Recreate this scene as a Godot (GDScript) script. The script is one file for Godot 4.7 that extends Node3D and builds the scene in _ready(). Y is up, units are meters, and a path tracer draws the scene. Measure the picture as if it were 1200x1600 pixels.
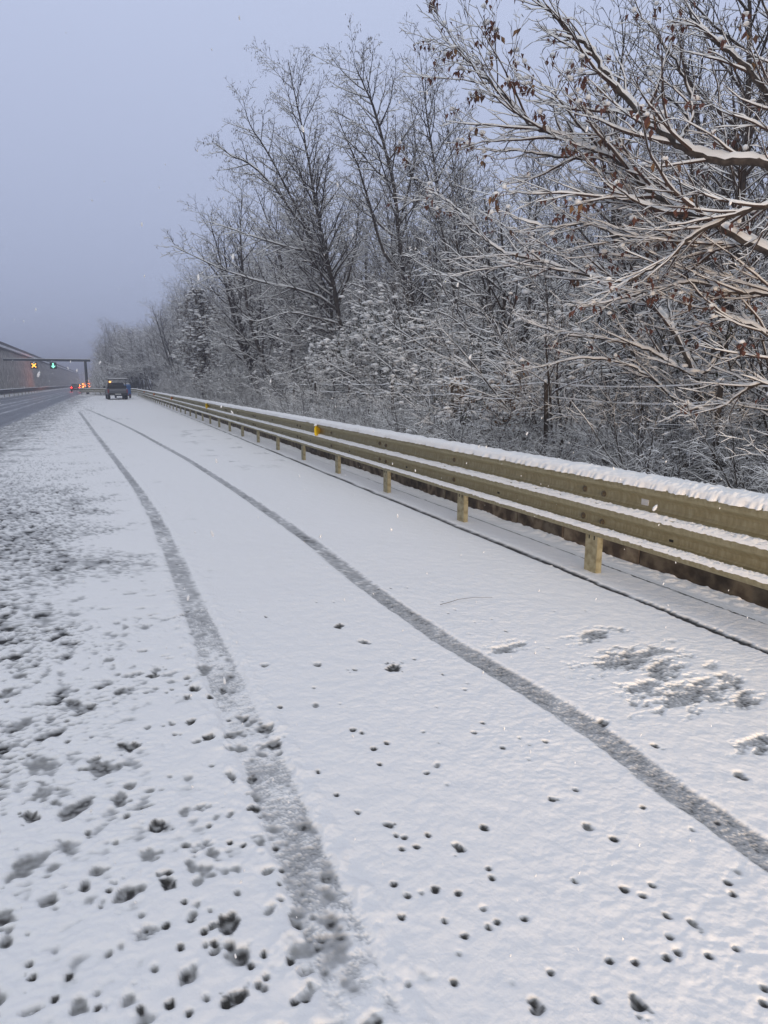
extends Node3D
# A snow-covered lay-by beside a motorway at dusk: a three-wave guardrail and a wood full of snow on the right, a lane-signal gantry far ahead.
# Road direction is -Z, x to the right, y up, metres. The camera stands at x 0, z 0, 1.55 m above the asphalt.

const UP := Vector3.UP
const RAIL_X := 3.47          # foremost plane of the guardrail beam
const GUTTER_X := 3.46        # first melted line in the snow
const CURB_X := 3.93          # second melted line
const WALL_X := 4.22          # face of the low wall behind the posts
const HEAD_ENERGY := 34.0
const LEFT_TRACK = [Vector2(-1.38, -39.79), Vector2(-0.38, -22.31), Vector2(0.12, -14.08), Vector2(0.33, -10.52), Vector2(0.42, -8.35), Vector2(0.45, -6.75), Vector2(0.46, -5.54), Vector2(0.46, -4.61), Vector2(0.47, -3.92), Vector2(0.47, -3.44), Vector2(0.48, -2.98), Vector2(0.49, -2.61), Vector2(0.49, -2.32), Vector2(0.49, -2.08), Vector2(0.49, -1.87), Vector2(0.49, -1.70), Vector2(0.49, -1.50), Vector2(0.49, -1.32)]
const RIGHT_TRACK = [Vector2(-1.46, -48.13), Vector2(-0.26, -35.46), Vector2(0.46, -27.93), Vector2(0.90, -22.35), Vector2(1.18, -18.16), Vector2(1.44, -14.52), Vector2(1.57, -11.77), Vector2(1.66, -9.78), Vector2(1.71, -8.27), Vector2(1.75, -7.10), Vector2(1.77, -6.16), Vector2(1.76, -5.35), Vector2(1.76, -4.73), Vector2(1.77, -4.22), Vector2(1.79, -3.83), Vector2(1.80, -3.49), Vector2(1.84, -3.16), Vector2(1.87, -2.87), Vector2(1.90, -2.62), Vector2(1.92, -2.39), Vector2(1.93, -2.17), Vector2(1.92, -1.93), Vector2(1.91, -1.72), Vector2(1.92, -1.57), Vector2(1.92, -1.44), Vector2(1.92, -1.34)]
const HOLES = [
	Vector4(1.35, -3.17, 0.023, 1.0), Vector4(1.46, -2.24, 0.007, 1.0), Vector4(1.14, -2.23, 0.008, 0.5), Vector4(1.08, -2.20, 0.004, 1.0), Vector4(1.12, -2.10, 0.008, 0.4), Vector4(1.44, -1.87, 0.008, 1.0),
	Vector4(1.56, -1.88, 0.005, 1.0), Vector4(1.72, -1.70, 0.005, 1.0), Vector4(1.12, -1.82, 0.009, 1.0), Vector4(0.92, -1.86, 0.006, 1.0), Vector4(0.84, -1.88, 0.005, 1.0), Vector4(0.82, -1.90, 0.002, 1.0),
	Vector4(0.81, -1.83, 0.002, 1.0), Vector4(0.86, -1.82, 0.002, 1.0), Vector4(0.99, -1.77, 0.010, 1.0), Vector4(1.46, -1.68, 0.010, 1.0), Vector4(1.50, -1.60, 0.008, 1.0), Vector4(0.82, -1.96, 0.011, 1.0),
	Vector4(1.02, -1.60, 0.005, 1.0), Vector4(1.03, -1.64, 0.002, 1.0), Vector4(1.25, -1.49, 0.002, 1.0), Vector4(0.72, -1.69, 0.007, 1.0), Vector4(0.74, -1.63, 0.006, 1.0), Vector4(0.83, -1.62, 0.008, 1.0),
	Vector4(0.89, -1.58, 0.005, 1.0), Vector4(0.93, -1.50, 0.007, 0.8), Vector4(0.94, -1.44, 0.004, 1.0), Vector4(1.02, -1.42, 0.002, 1.0), Vector4(0.80, -1.50, 0.003, 1.0), Vector4(0.69, -1.56, 0.002, 1.0),
	Vector4(0.83, -1.43, 0.002, 1.0), Vector4(1.37, -1.40, 0.008, 1.0), Vector4(1.40, -1.36, 0.007, 1.0), Vector4(1.46, -1.38, 0.005, 1.0), Vector4(1.69, -1.30, 0.007, 1.0), Vector4(1.66, -1.26, 0.002, 1.0),
	Vector4(1.41, -1.27, 0.005, 1.0), Vector4(1.46, -1.22, 0.010, 1.0), Vector4(1.36, -1.21, 0.002, 1.0), Vector4(1.30, -1.16, 0.005, 1.0), Vector4(1.34, -1.16, 0.006, 1.0), Vector4(1.21, -1.18, 0.006, 1.0),
	Vector4(1.15, -1.21, 0.004, 1.0), Vector4(1.41, -1.12, 0.002, 1.0), Vector4(1.04, -1.13, 0.002, 1.0), Vector4(0.98, -1.24, 0.002, 1.0), Vector4(0.73, -1.31, 0.002, 1.0), Vector4(0.62, -1.35, 0.006, 0.8),
	Vector4(0.89, -1.17, 0.010, 1.0), Vector4(1.13, -1.08, 0.012, 1.0), Vector4(1.42, -0.96, 0.007, 1.0), Vector4(1.46, -0.99, 0.006, 1.0), Vector4(1.50, -1.11, 0.003, 1.0), Vector4(2.08, -2.02, 0.011, 1.0),
	Vector4(2.23, -1.72, 0.015, 0.9), Vector4(2.02, -2.27, 0.016, 0.9), Vector4(1.76, -1.33, 0.013, 0.4), Vector4(0.67, -1.35, 0.016, 0.3), Vector4(0.87, -1.25, 0.007, 0.3), Vector4(1.28, -3.92, 0.019, 1.0),
	Vector4(1.33, -3.60, 0.019, 0.9), Vector4(0.70, -3.48, 0.016, 0.8), Vector4(0.98, -3.38, 0.019, 0.9), Vector4(1.15, -3.24, 0.011, 1.0), Vector4(1.36, -3.19, 0.025, 1.0), Vector4(0.67, -2.97, 0.007, 1.0),
	Vector4(0.83, -2.92, 0.013, 0.6), Vector4(0.92, -2.63, 0.008, 1.0), Vector4(0.95, -2.59, 0.006, 1.0), Vector4(0.95, -2.45, 0.009, 1.0), Vector4(1.02, -2.47, 0.008, 1.0), Vector4(0.93, -2.33, 0.005, 1.0),
	Vector4(0.68, -2.37, 0.006, 1.0), Vector4(0.70, -2.20, 0.004, 1.0), Vector4(0.74, -2.07, 0.004, 1.0), Vector4(1.08, -2.20, 0.005, 1.0), Vector4(1.15, -2.24, 0.009, 0.6), Vector4(0.81, -1.97, 0.011, 0.8),
	Vector4(0.54, -2.80, 0.024, 0.9), Vector4(0.56, -2.65, 0.032, 0.9), Vector4(0.40, -2.80, 0.020, 0.8), Vector4(0.42, -2.67, 0.015, 0.8), Vector4(0.35, -2.47, 0.018, 0.8), Vector4(2.04, -3.86, 0.005, 0.8),
	Vector4(0.39, -3.56, 0.034, 0.6), Vector4(-0.04, -3.45, 0.023, 0.8), Vector4(-0.26, -3.40, 0.028, 0.8), Vector4(-0.45, -3.28, 0.031, 0.6), Vector4(0.20, -3.47, 0.023, 0.4), Vector4(0.37, -3.20, 0.009, 1.0),
	Vector4(0.25, -2.99, 0.011, 1.0), Vector4(0.27, -3.26, 0.011, 1.0), Vector4(0.30, -3.34, 0.009, 1.0), Vector4(-0.10, -3.90, 0.026, 0.6), Vector4(-0.57, -3.68, 0.025, 0.7), Vector4(-0.54, -3.85, 0.026, 0.7),
	Vector4(-0.12, -2.74, 0.044, 0.8), Vector4(-0.36, -2.88, 0.039, 0.5), Vector4(-0.34, -2.64, 0.032, 0.5), Vector4(-0.22, -2.48, 0.037, 0.8), Vector4(-0.06, -2.50, 0.026, 0.8), Vector4(0.05, -2.50, 0.016, 0.6),
	Vector4(0.19, -2.53, 0.017, 0.4), Vector4(-0.17, -2.32, 0.009, 0.8), Vector4(0.23, -2.20, 0.008, 0.9), Vector4(-0.04, -2.37, 0.009, 0.8), Vector4(-0.08, -2.23, 0.011, 0.8), Vector4(-0.23, -2.26, 0.014, 0.7),
	Vector4(0.28, -2.08, 0.005, 1.0), Vector4(0.32, -2.05, 0.004, 1.0), Vector4(0.22, -2.05, 0.019, 0.6), Vector4(0.15, -2.02, 0.014, 0.6), Vector4(0.54, -2.07, 0.016, 0.9), Vector4(0.54, -1.81, 0.014, 0.9),
	Vector4(0.49, -1.62, 0.018, 0.9), Vector4(0.40, -1.66, 0.011, 0.9), Vector4(0.42, -2.00, 0.007, 1.0), Vector4(0.38, -1.76, 0.006, 0.9), Vector4(0.45, -1.77, 0.006, 0.8), Vector4(-0.05, -1.97, 0.026, 0.9),
	Vector4(-0.17, -2.05, 0.014, 0.9), Vector4(-0.27, -2.03, 0.019, 0.8), Vector4(-0.35, -2.22, 0.045, 0.6), Vector4(-0.10, -2.00, 0.005, 1.0), Vector4(0.08, -2.01, 0.005, 1.0), Vector4(0.16, -1.94, 0.014, 0.5),
	Vector4(0.20, -1.95, 0.014, 0.5), Vector4(0.24, -1.95, 0.014, 0.5), Vector4(0.28, -1.95, 0.013, 0.5), Vector4(0.11, -1.86, 0.004, 1.0), Vector4(0.12, -1.78, 0.003, 1.0), Vector4(0.05, -1.79, 0.007, 1.0),
	Vector4(0.15, -1.72, 0.005, 1.0), Vector4(0.17, -1.67, 0.005, 1.0), Vector4(0.08, -1.69, 0.005, 1.0), Vector4(0.21, -1.65, 0.018, 0.9), Vector4(0.23, -1.60, 0.020, 0.9), Vector4(0.29, -1.58, 0.004, 1.0),
	Vector4(0.25, -1.56, 0.004, 1.0), Vector4(0.28, -1.51, 0.007, 0.9), Vector4(0.27, -1.48, 0.007, 0.9), Vector4(0.09, -1.59, 0.016, 0.9), Vector4(0.01, -1.65, 0.008, 0.8), Vector4(0.35, -1.53, 0.003, 1.0),
	Vector4(-0.10, -1.75, 0.007, 0.8), Vector4(-0.20, -1.71, 0.005, 1.0), Vector4(-0.30, -1.79, 0.007, 0.9), Vector4(-0.37, -1.90, 0.018, 0.8), Vector4(-0.29, -1.74, 0.005, 1.0), Vector4(-0.23, -1.65, 0.003, 1.0),
	Vector4(-0.13, -1.63, 0.010, 0.8), Vector4(-0.06, -1.58, 0.016, 0.7), Vector4(-0.03, -1.54, 0.006, 1.0), Vector4(0.04, -1.52, 0.008, 1.0), Vector4(0.17, -1.47, 0.008, 1.0), Vector4(0.08, -1.48, 0.004, 1.0),
	Vector4(0.33, -1.41, 0.003, 1.0), Vector4(0.36, -1.41, 0.002, 1.0), Vector4(-0.13, -1.58, 0.004, 1.0), Vector4(-0.17, -1.60, 0.014, 0.7), Vector4(0.43, -1.47, 0.005, 0.8), Vector4(0.47, -1.42, 0.012, 0.5),
	Vector4(-0.39, -2.00, 0.022, 0.8), Vector4(-0.36, -1.70, 0.019, 0.8)]
const PATCHES = [Vector3(2.10, -3.20, 0.16), Vector3(2.70, -3.17, 0.23), Vector3(2.65, -2.80, 0.36), Vector3(2.74, -2.62, 0.21), Vector3(2.64, -2.35, 0.38), Vector3(2.47, -2.48, 0.20), Vector3(2.79, -2.18, 0.18), Vector3(2.52, -1.87, 0.16), Vector3(2.98, -2.55, 0.09), Vector3(-0.03, -32.19, 0.14), Vector3(0.41, -32.01, 0.15), Vector3(0.80, -31.85, 0.13)]
const LIMBS_A = [
	[Vector3(6.76, 0.40, -6.25), Vector3(6.73, 0.84, -6.28), Vector3(6.73, 1.23, -6.27), Vector3(6.70, 1.62, -6.31)],
	[Vector3(6.70, 1.62, -6.31), Vector3(6.73, 1.85, -6.51), Vector3(6.70, 2.22, -6.78), Vector3(6.73, 2.43, -6.99), Vector3(6.69, 2.62, -7.25), Vector3(6.49, 2.86, -7.65), Vector3(6.19, 3.08, -8.11), Vector3(5.86, 3.27, -8.55), Vector3(5.56, 3.43, -8.94), Vector3(5.40, 3.65, -9.24), Vector3(5.27, 3.96, -9.50), Vector3(5.05, 4.28, -9.81), Vector3(4.81, 4.49, -10.11)],
	[Vector3(6.67, 1.63, -6.33), Vector3(6.62, 1.74, -6.55), Vector3(6.48, 1.94, -6.85), Vector3(6.32, 2.07, -7.15), Vector3(6.09, 2.14, -7.49), Vector3(5.83, 2.21, -7.84), Vector3(5.54, 2.37, -8.19), Vector3(5.38, 2.52, -8.43)],
	[Vector3(6.70, 1.60, -6.31), Vector3(6.89, 1.85, -6.22), Vector3(7.07, 2.30, -6.15), Vector3(7.17, 2.89, -6.17), Vector3(7.17, 3.56, -6.30), Vector3(7.08, 4.32, -6.53), Vector3(7.03, 5.08, -6.71), Vector3(6.90, 5.92, -6.96)],
	[Vector3(6.68, 2.22, -6.76), Vector3(6.77, 2.59, -6.94), Vector3(6.81, 3.02, -7.19), Vector3(6.86, 3.62, -7.41), Vector3(6.79, 4.17, -7.75), Vector3(6.63, 4.99, -8.14)],
	[Vector3(6.72, 1.08, -6.28), Vector3(6.56, 1.38, -6.55), Vector3(6.37, 1.66, -6.82), Vector3(6.12, 1.83, -7.13), Vector3(5.79, 1.87, -7.49), Vector3(5.50, 1.78, -7.79), Vector3(5.29, 1.76, -8.01)]]
const LIMBS_B = [
	[Vector3(6.39, 0.60, -4.11), Vector3(6.28, 1.31, -4.19), Vector3(6.17, 2.00, -4.26), Vector3(6.03, 2.67, -4.37), Vector3(5.87, 3.22, -4.50)],
	[Vector3(6.00, 3.03, -4.33), Vector3(5.77, 3.53, -4.84), Vector3(5.58, 3.65, -5.24), Vector3(5.42, 3.88, -5.59), Vector3(5.32, 4.15, -5.85), Vector3(5.26, 4.37, -6.08), Vector3(5.13, 4.72, -6.35), Vector3(5.07, 5.04, -6.56), Vector3(4.98, 5.27, -6.79), Vector3(4.91, 5.51, -6.99), Vector3(4.80, 5.78, -7.22), Vector3(4.71, 6.12, -7.43)],
	[Vector3(6.07, 2.27, -4.23), Vector3(5.86, 2.76, -4.82), Vector3(5.65, 3.13, -5.33), Vector3(5.57, 3.32, -5.68), Vector3(5.41, 3.65, -6.08), Vector3(5.32, 3.98, -6.40), Vector3(5.27, 4.12, -6.68), Vector3(5.10, 4.34, -7.04), Vector3(4.90, 4.57, -7.40), Vector3(4.80, 4.89, -7.69), Vector3(4.62, 5.23, -8.01), Vector3(4.50, 5.54, -8.29), Vector3(4.37, 5.85, -8.57), Vector3(4.30, 6.12, -8.81)],
	[Vector3(5.62, 4.12, -6.77), Vector3(5.47, 4.14, -7.02), Vector3(5.29, 4.22, -7.28), Vector3(5.10, 4.31, -7.54), Vector3(4.96, 4.39, -7.75), Vector3(4.74, 4.43, -8.00), Vector3(4.47, 4.54, -8.27)],
	[Vector3(5.92, 3.22, -5.67), Vector3(5.84, 3.30, -5.94), Vector3(5.74, 3.45, -6.22), Vector3(5.52, 3.61, -6.60), Vector3(5.38, 3.73, -6.88), Vector3(5.04, 3.81, -7.29), Vector3(4.67, 3.83, -7.70)],
	[Vector3(6.28, 1.77, -4.28), Vector3(6.10, 2.61, -4.72), Vector3(6.04, 2.85, -4.97), Vector3(5.94, 2.93, -5.26), Vector3(5.83, 2.91, -5.55), Vector3(5.68, 3.08, -5.85), Vector3(5.42, 3.12, -6.24), Vector3(5.17, 3.31, -6.59), Vector3(4.90, 3.32, -6.93), Vector3(4.59, 3.48, -7.27)],
	[Vector3(6.11, 2.10, -4.18), Vector3(5.86, 3.13, -4.60), Vector3(5.77, 3.15, -4.79), Vector3(5.64, 3.12, -5.02), Vector3(5.42, 2.96, -5.33), Vector3(5.34, 2.80, -5.48), Vector3(5.16, 2.64, -5.71), Vector3(4.97, 2.50, -5.95), Vector3(4.80, 2.39, -6.15)],
	[Vector3(6.31, 1.54, -4.24), Vector3(6.13, 2.26, -4.70), Vector3(6.09, 2.41, -4.96), Vector3(5.97, 2.47, -5.31), Vector3(5.85, 2.60, -5.62), Vector3(5.68, 2.57, -5.97), Vector3(5.42, 2.47, -6.38), Vector3(5.18, 2.43, -6.74)],
	[Vector3(5.87, 3.22, -4.50), Vector3(5.83, 3.80, -4.72), Vector3(5.79, 4.13, -4.92), Vector3(5.67, 4.54, -5.21), Vector3(5.54, 4.85, -5.49), Vector3(5.49, 5.14, -5.68), Vector3(5.39, 5.62, -5.91)],
	[Vector3(5.87, 3.22, -4.50), Vector3(5.86, 3.91, -4.73), Vector3(5.84, 4.62, -4.96), Vector3(5.81, 5.25, -5.21)],
	[Vector3(5.50, 3.91, -5.67), Vector3(5.64, 4.20, -5.67), Vector3(5.65, 4.60, -5.81), Vector3(5.55, 4.97, -6.04), Vector3(5.43, 5.34, -6.27), Vector3(5.38, 5.77, -6.45)],
	[Vector3(6.32, 1.31, -4.22), Vector3(6.22, 1.66, -4.63), Vector3(6.15, 2.04, -4.96), Vector3(6.07, 2.19, -5.29), Vector3(6.02, 2.35, -5.57), Vector3(5.88, 2.78, -5.93), Vector3(5.79, 2.88, -6.22), Vector3(5.63, 3.00, -6.56), Vector3(5.22, 3.02, -7.09)],
	[Vector3(6.35, 1.02, -4.17), Vector3(6.23, 1.30, -4.46), Vector3(6.05, 1.54, -4.82), Vector3(5.96, 1.47, -5.03), Vector3(5.87, 1.28, -5.24), Vector3(5.75, 1.28, -5.46), Vector3(5.58, 1.13, -5.73)]]
const STEMS_1 = [
	[Vector3(9.23, 0.52, -25.37), Vector3(9.07, 1.67, -25.43), Vector3(8.73, 3.24, -25.55), Vector3(8.51, 4.50, -25.62), Vector3(8.34, 5.61, -25.68), Vector3(8.14, 6.44, -25.74), Vector3(7.95, 7.44, -25.80), Vector3(7.80, 8.32, -25.85), Vector3(7.60, 9.66, -25.91), Vector3(7.38, 11.04, -25.97), Vector3(7.10, 12.43, -26.05), Vector3(6.89, 13.64, -26.11)],
	[Vector3(8.16, 6.30, -25.74), Vector3(7.60, 7.16, -25.65), Vector3(6.87, 7.97, -25.59), Vector3(6.12, 8.90, -25.53), Vector3(5.26, 9.58, -25.46), Vector3(4.58, 9.77, -25.34), Vector3(3.97, 10.09, -25.19)],
	[Vector3(8.07, 6.53, -25.77), Vector3(7.42, 7.64, -25.86), Vector3(6.74, 8.92, -25.94), Vector3(5.98, 10.36, -26.02), Vector3(5.43, 11.14, -26.04), Vector3(5.19, 12.05, -25.99)],
	[Vector3(8.34, 5.61, -25.68), Vector3(7.77, 6.57, -25.44), Vector3(6.76, 6.70, -25.31), Vector3(5.57, 6.91, -25.19), Vector3(4.63, 7.11, -24.97), Vector3(3.44, 7.33, -24.76)],
	[Vector3(8.51, 4.50, -25.62), Vector3(7.76, 4.98, -25.51), Vector3(6.76, 5.26, -25.45), Vector3(5.56, 5.41, -25.40), Vector3(4.19, 5.76, -25.32), Vector3(3.09, 6.18, -25.14), Vector3(2.36, 6.41, -24.89)],
	[Vector3(8.60, 3.96, -25.60), Vector3(7.74, 4.15, -25.48), Vector3(6.49, 4.33, -25.43), Vector3(5.26, 3.94, -25.33), Vector3(4.64, 4.22, -25.07)],
	[Vector3(8.73, 2.99, -25.55), Vector3(7.68, 2.61, -25.36), Vector3(6.60, 2.11, -25.15), Vector3(5.57, 1.87, -24.89)],
	[Vector3(8.42, 4.67, -25.65), Vector3(9.00, 5.89, -25.72), Vector3(9.35, 7.34, -25.86), Vector3(9.58, 8.79, -26.04), Vector3(9.87, 10.46, -26.20)]]
const STEMS_2 = [
	[Vector3(10.18, 0.64, -21.73), Vector3(10.03, 2.40, -21.81), Vector3(9.87, 3.91, -21.87), Vector3(9.69, 5.37, -21.96), Vector3(9.48, 7.01, -22.05), Vector3(9.36, 8.35, -22.10), Vector3(9.04, 9.77, -22.23), Vector3(8.70, 10.99, -22.37), Vector3(8.37, 11.75, -22.49), Vector3(8.14, 12.30, -22.58)],
	[Vector3(9.69, 5.37, -21.96), Vector3(8.97, 6.16, -22.05), Vector3(8.50, 7.51, -22.01), Vector3(8.05, 8.80, -21.97), Vector3(7.61, 9.67, -21.92), Vector3(7.27, 10.32, -21.82)],
	[Vector3(9.48, 7.01, -22.05), Vector3(9.96, 8.50, -22.20), Vector3(10.28, 9.99, -22.42), Vector3(10.22, 11.49, -22.82)],
	[Vector3(9.87, 3.91, -21.87), Vector3(8.92, 4.29, -21.92), Vector3(8.20, 4.86, -21.84), Vector3(7.59, 5.01, -21.71)],
	[Vector3(9.96, 3.27, -21.84), Vector3(10.79, 4.79, -21.81), Vector3(11.11, 6.31, -22.02), Vector3(10.85, 7.65, -22.52)]]
const STEMS_3 = [
	[Vector3(12.44, 0.57, -22.83), Vector3(12.23, 2.94, -22.94), Vector3(11.94, 5.23, -23.10), Vector3(11.70, 7.45, -23.22), Vector3(11.47, 9.38, -23.33), Vector3(11.20, 11.27, -23.46), Vector3(10.96, 13.19, -23.58)],
	[Vector3(11.94, 5.23, -23.10), Vector3(12.44, 7.05, -23.12), Vector3(12.42, 8.86, -23.41), Vector3(12.19, 11.10, -23.81), Vector3(12.08, 12.68, -24.15)],
	[Vector3(11.70, 7.45, -23.22), Vector3(10.92, 8.45, -23.23), Vector3(10.37, 9.40, -23.12), Vector3(9.92, 10.51, -22.95)]]

var rng := RandomNumberGenerator.new()
var used := {}
var M := {}

# ------------------------------------------------------------------ mesh buffer
class Buf:
	var v := PackedVector3Array()
	var n := PackedVector3Array()
	var c := PackedColorArray()
	var f := PackedInt32Array()
	var rng: RandomNumberGenerator

	func _init(r: RandomNumberGenerator) -> void:
		rng = r

	func tri(a: Vector3, b: Vector3, d: Vector3) -> void:
		var nn := (d - a).cross(b - a).normalized()
		var k := v.size()
		v.append(a); v.append(b); v.append(d)
		n.append(nn); n.append(nn); n.append(nn)
		f.append(k); f.append(k + 1); f.append(k + 2)

	func quad(a: Vector3, b: Vector3, d: Vector3, e: Vector3) -> void:   # clockwise seen from outside
		var nn := (d - a).cross(b - a).normalized()
		var k := v.size()
		v.append(a); v.append(b); v.append(d); v.append(e)
		n.append(nn); n.append(nn); n.append(nn); n.append(nn)
		f.append(k); f.append(k + 1); f.append(k + 2); f.append(k); f.append(k + 2); f.append(k + 3)

	func box(lo: Vector3, hi: Vector3, bevel := 0.0) -> void:
		# a box whose top and side edges are chamfered when bevel > 0
		if bevel <= 0.0:
			var p := [Vector3(lo.x, lo.y, lo.z), Vector3(hi.x, lo.y, lo.z), Vector3(hi.x, lo.y, hi.z), Vector3(lo.x, lo.y, hi.z), Vector3(lo.x, hi.y, lo.z), Vector3(hi.x, hi.y, lo.z), Vector3(hi.x, hi.y, hi.z), Vector3(lo.x, hi.y, hi.z)]
			quad(p[4], p[5], p[6], p[7]); quad(p[3], p[2], p[1], p[0])
			quad(p[7], p[6], p[2], p[3]); quad(p[5], p[4], p[0], p[1])
			quad(p[4], p[7], p[3], p[0]); quad(p[6], p[5], p[1], p[2])
			return
		var b := bevel
		var ring := func(y: float, s: float) -> Array:
			return [Vector3(lo.x + s + b, y, lo.z + s), Vector3(hi.x - s - b, y, lo.z + s), Vector3(hi.x - s, y, lo.z + s + b), Vector3(hi.x - s, y, hi.z - s - b), Vector3(hi.x - s - b, y, hi.z - s), Vector3(lo.x + s + b, y, hi.z - s), Vector3(lo.x + s, y, hi.z - s - b), Vector3(lo.x + s, y, lo.z + s + b)]
		var rings := [ring.call(lo.y, b), ring.call(lo.y + b, 0.0), ring.call(hi.y - b, 0.0), ring.call(hi.y, b)]
		for k in 3:
			for i in 8:
				var j := (i + 1) % 8
				quad(rings[k][i], rings[k][j], rings[k + 1][j], rings[k + 1][i])
		for i in range(1, 7):
			tri(rings[3][0], rings[3][i], rings[3][i + 1])
			tri(rings[0][0], rings[0][i + 1], rings[0][i])

	func tube(pts: PackedVector3Array, rad: PackedFloat32Array, sides: int, bark := 0.0) -> void:
		var k := v.size()
		var m := pts.size()
		for i in m:
			var t := (pts[mini(i + 1, m - 1)] - pts[maxi(i - 1, 0)]).normalized()
			var s := t.cross(UP)
			s = s.normalized() if s.length_squared() > 0.002 else Vector3.RIGHT
			var u := s.cross(t)
			for j in sides:
				var a := TAU * j / sides
				var d := s * cos(a) + u * sin(a)
				var r := rad[i] * (1.0 + (rng.randf_range(-bark, bark) if bark > 0.0 else 0.0))
				v.append(pts[i] + d * r)
				n.append(d)
		for i in m - 1:
			for j in sides:
				var a0 := k + i * sides + j
				var a1 := k + i * sides + (j + 1) % sides
				f.append(a0); f.append(a1); f.append(a0 + sides)
				f.append(a1); f.append(a1 + sides); f.append(a0 + sides)

	func facet() -> void:      # hard edges: every face its own corners and normal
		var vv := v
		var ff := f
		v = PackedVector3Array(); n = PackedVector3Array(); f = PackedInt32Array()
		for k in range(0, ff.size(), 3):
			var a := vv[ff[k]]
			var b := vv[ff[k + 1]]
			var d := vv[ff[k + 2]]
			if (d - a).cross(b - a).length_squared() > 1e-16:
				tri(a, b, d)

	func snow(pts: PackedVector3Array, rad: PackedFloat32Array, amount: float, fine := false) -> void:
		# the ridge of snow that lies on the upper side of a branch
		var m := pts.size()
		var k := v.size()
		var w := 5 if fine else 3
		var len := 0.0
		for i in m:
			var t := (pts[mini(i + 1, m - 1)] - pts[maxi(i - 1, 0)]).normalized()
			var s := t.cross(UP)
			var flat := s.length()
			s = s / flat if flat > 0.04 else Vector3.RIGHT
			var u := s.cross(t)
			var lie := clampf(flat * flat * 1.45 - 0.24, 0.05, 1.0)
			var h := amount * lie * rng.randf_range(0.45, 1.5) + rad[i] * 0.35 * lie * rng.randf_range(0.6, 1.3)
			if rng.randf() < 0.06:
				h *= 0.15
			var ends := 0.25 if (i == 0 or i == m - 1) else 1.0
			h *= ends
			var e := (rad[i] * rng.randf_range(0.82, 1.04) + minf(h * 0.34, 0.011)) * lerpf(0.55, 1.0, lie)
			var y := rad[i] * 0.25
			if fine:
				v.append(pts[i] - s * e + u * y); n.append((-s * 2.0 + u * 0.2).normalized())
				v.append(pts[i] - s * e * 0.8 + u * (rad[i] + h * 0.62)); n.append((-s + u).normalized())
				v.append(pts[i] + u * (rad[i] + h)); n.append(u)
				v.append(pts[i] + s * e * 0.8 + u * (rad[i] + h * 0.62)); n.append((s + u).normalized())
				v.append(pts[i] + s * e + u * y); n.append((s * 2.0 + u * 0.2).normalized())
			else:
				v.append(pts[i] - s * e + u * y); n.append((-s + u * 0.3).normalized())
				v.append(pts[i] + u * (rad[i] + h)); n.append(u)
				v.append(pts[i] + s * e + u * y); n.append((s + u * 0.3).normalized())
		for i in m - 1:
			for j in w - 1:
				var a0 := k + i * w + j
				f.append(a0); f.append(a0 + w); f.append(a0 + 1)
				f.append(a0 + 1); f.append(a0 + w); f.append(a0 + w + 1)

	func clump(at: Vector3, rx: float, ry: float, sides := 6) -> void:
		# a small heap of snow: rounded above, pinched below
		var k := v.size()
		var rows := [[0.72, -0.35], [1.0, 0.1], [0.72, 0.68]]
		var q := rng.randf() * TAU
		for r in rows:
			for j in sides:
				var a := q + TAU * j / sides
				var s: float = r[0] * rx * rng.randf_range(0.75, 1.2)
				var d := Vector3(cos(a) * s, r[1] * ry * rng.randf_range(0.8, 1.2), sin(a) * s)
				v.append(at + d)
				n.append((d * Vector3(1.0 / rx, 1.0 / ry, 1.0 / rx) + UP * 0.15).normalized())
		v.append(at + Vector3(0, ry, 0)); n.append(UP)
		v.append(at - Vector3(0, ry * 0.45, 0)); n.append(-UP)
		var top := k + sides * 3
		for i in 2:
			for j in sides:
				var a0 := k + i * sides + j
				var a1 := k + i * sides + (j + 1) % sides
				f.append(a0); f.append(a1); f.append(a0 + sides)
				f.append(a1); f.append(a1 + sides); f.append(a0 + sides)
		for j in sides:
			f.append(k + 2 * sides + j); f.append(k + 2 * sides + (j + 1) % sides); f.append(top)
			f.append(k + (j + 1) % sides); f.append(k + j); f.append(top + 1)

	func leaf(at: Vector3, out: Vector3, long: float, wide: float) -> void:
		# a folded, drooping leaf of four faces
		var s := out.cross(UP)
		s = s.normalized() * wide * 0.5 if s.length_squared() > 0.001 else Vector3.RIGHT * wide * 0.5
		var u := s.cross(out).normalized() * wide * 0.22
		var mid := at + out * long * 0.45
		var tip := at + out * long - UP * long * 0.15
		tri(at, mid - s + u, mid); tri(mid - s + u, tip, mid)
		tri(at, mid, mid + s + u); tri(mid, tip, mid + s + u)

	func mesh() -> ArrayMesh:
		var a := []
		a.resize(Mesh.ARRAY_MAX)
		a[Mesh.ARRAY_VERTEX] = v
		a[Mesh.ARRAY_NORMAL] = n
		if c.size() == v.size():
			a[Mesh.ARRAY_COLOR] = c
		a[Mesh.ARRAY_INDEX] = f
		var m := ArrayMesh.new()
		m.add_surface_from_arrays(Mesh.PRIMITIVE_TRIANGLES, a)
		return m

func buf() -> Buf:
	return Buf.new(rng)

# ------------------------------------------------------------------ naming
func numbered(called: String) -> String:
	var k: int = used.get(called, 0)
	used[called] = k + 1
	return called if k == 0 else "%s_%03d" % [called, k]

func thing(called: String, label: String, category: String, at := Vector3.ZERO, turn := 0.0, group := "") -> Node3D:
	var o := Node3D.new()
	o.name = numbered(called)
	add_child(o, true)
	o.position = at
	o.rotation.y = turn
	o.set_meta("label", label)
	o.set_meta("category", category)
	if group:
		o.set_meta("group", group)
	return o

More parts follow.
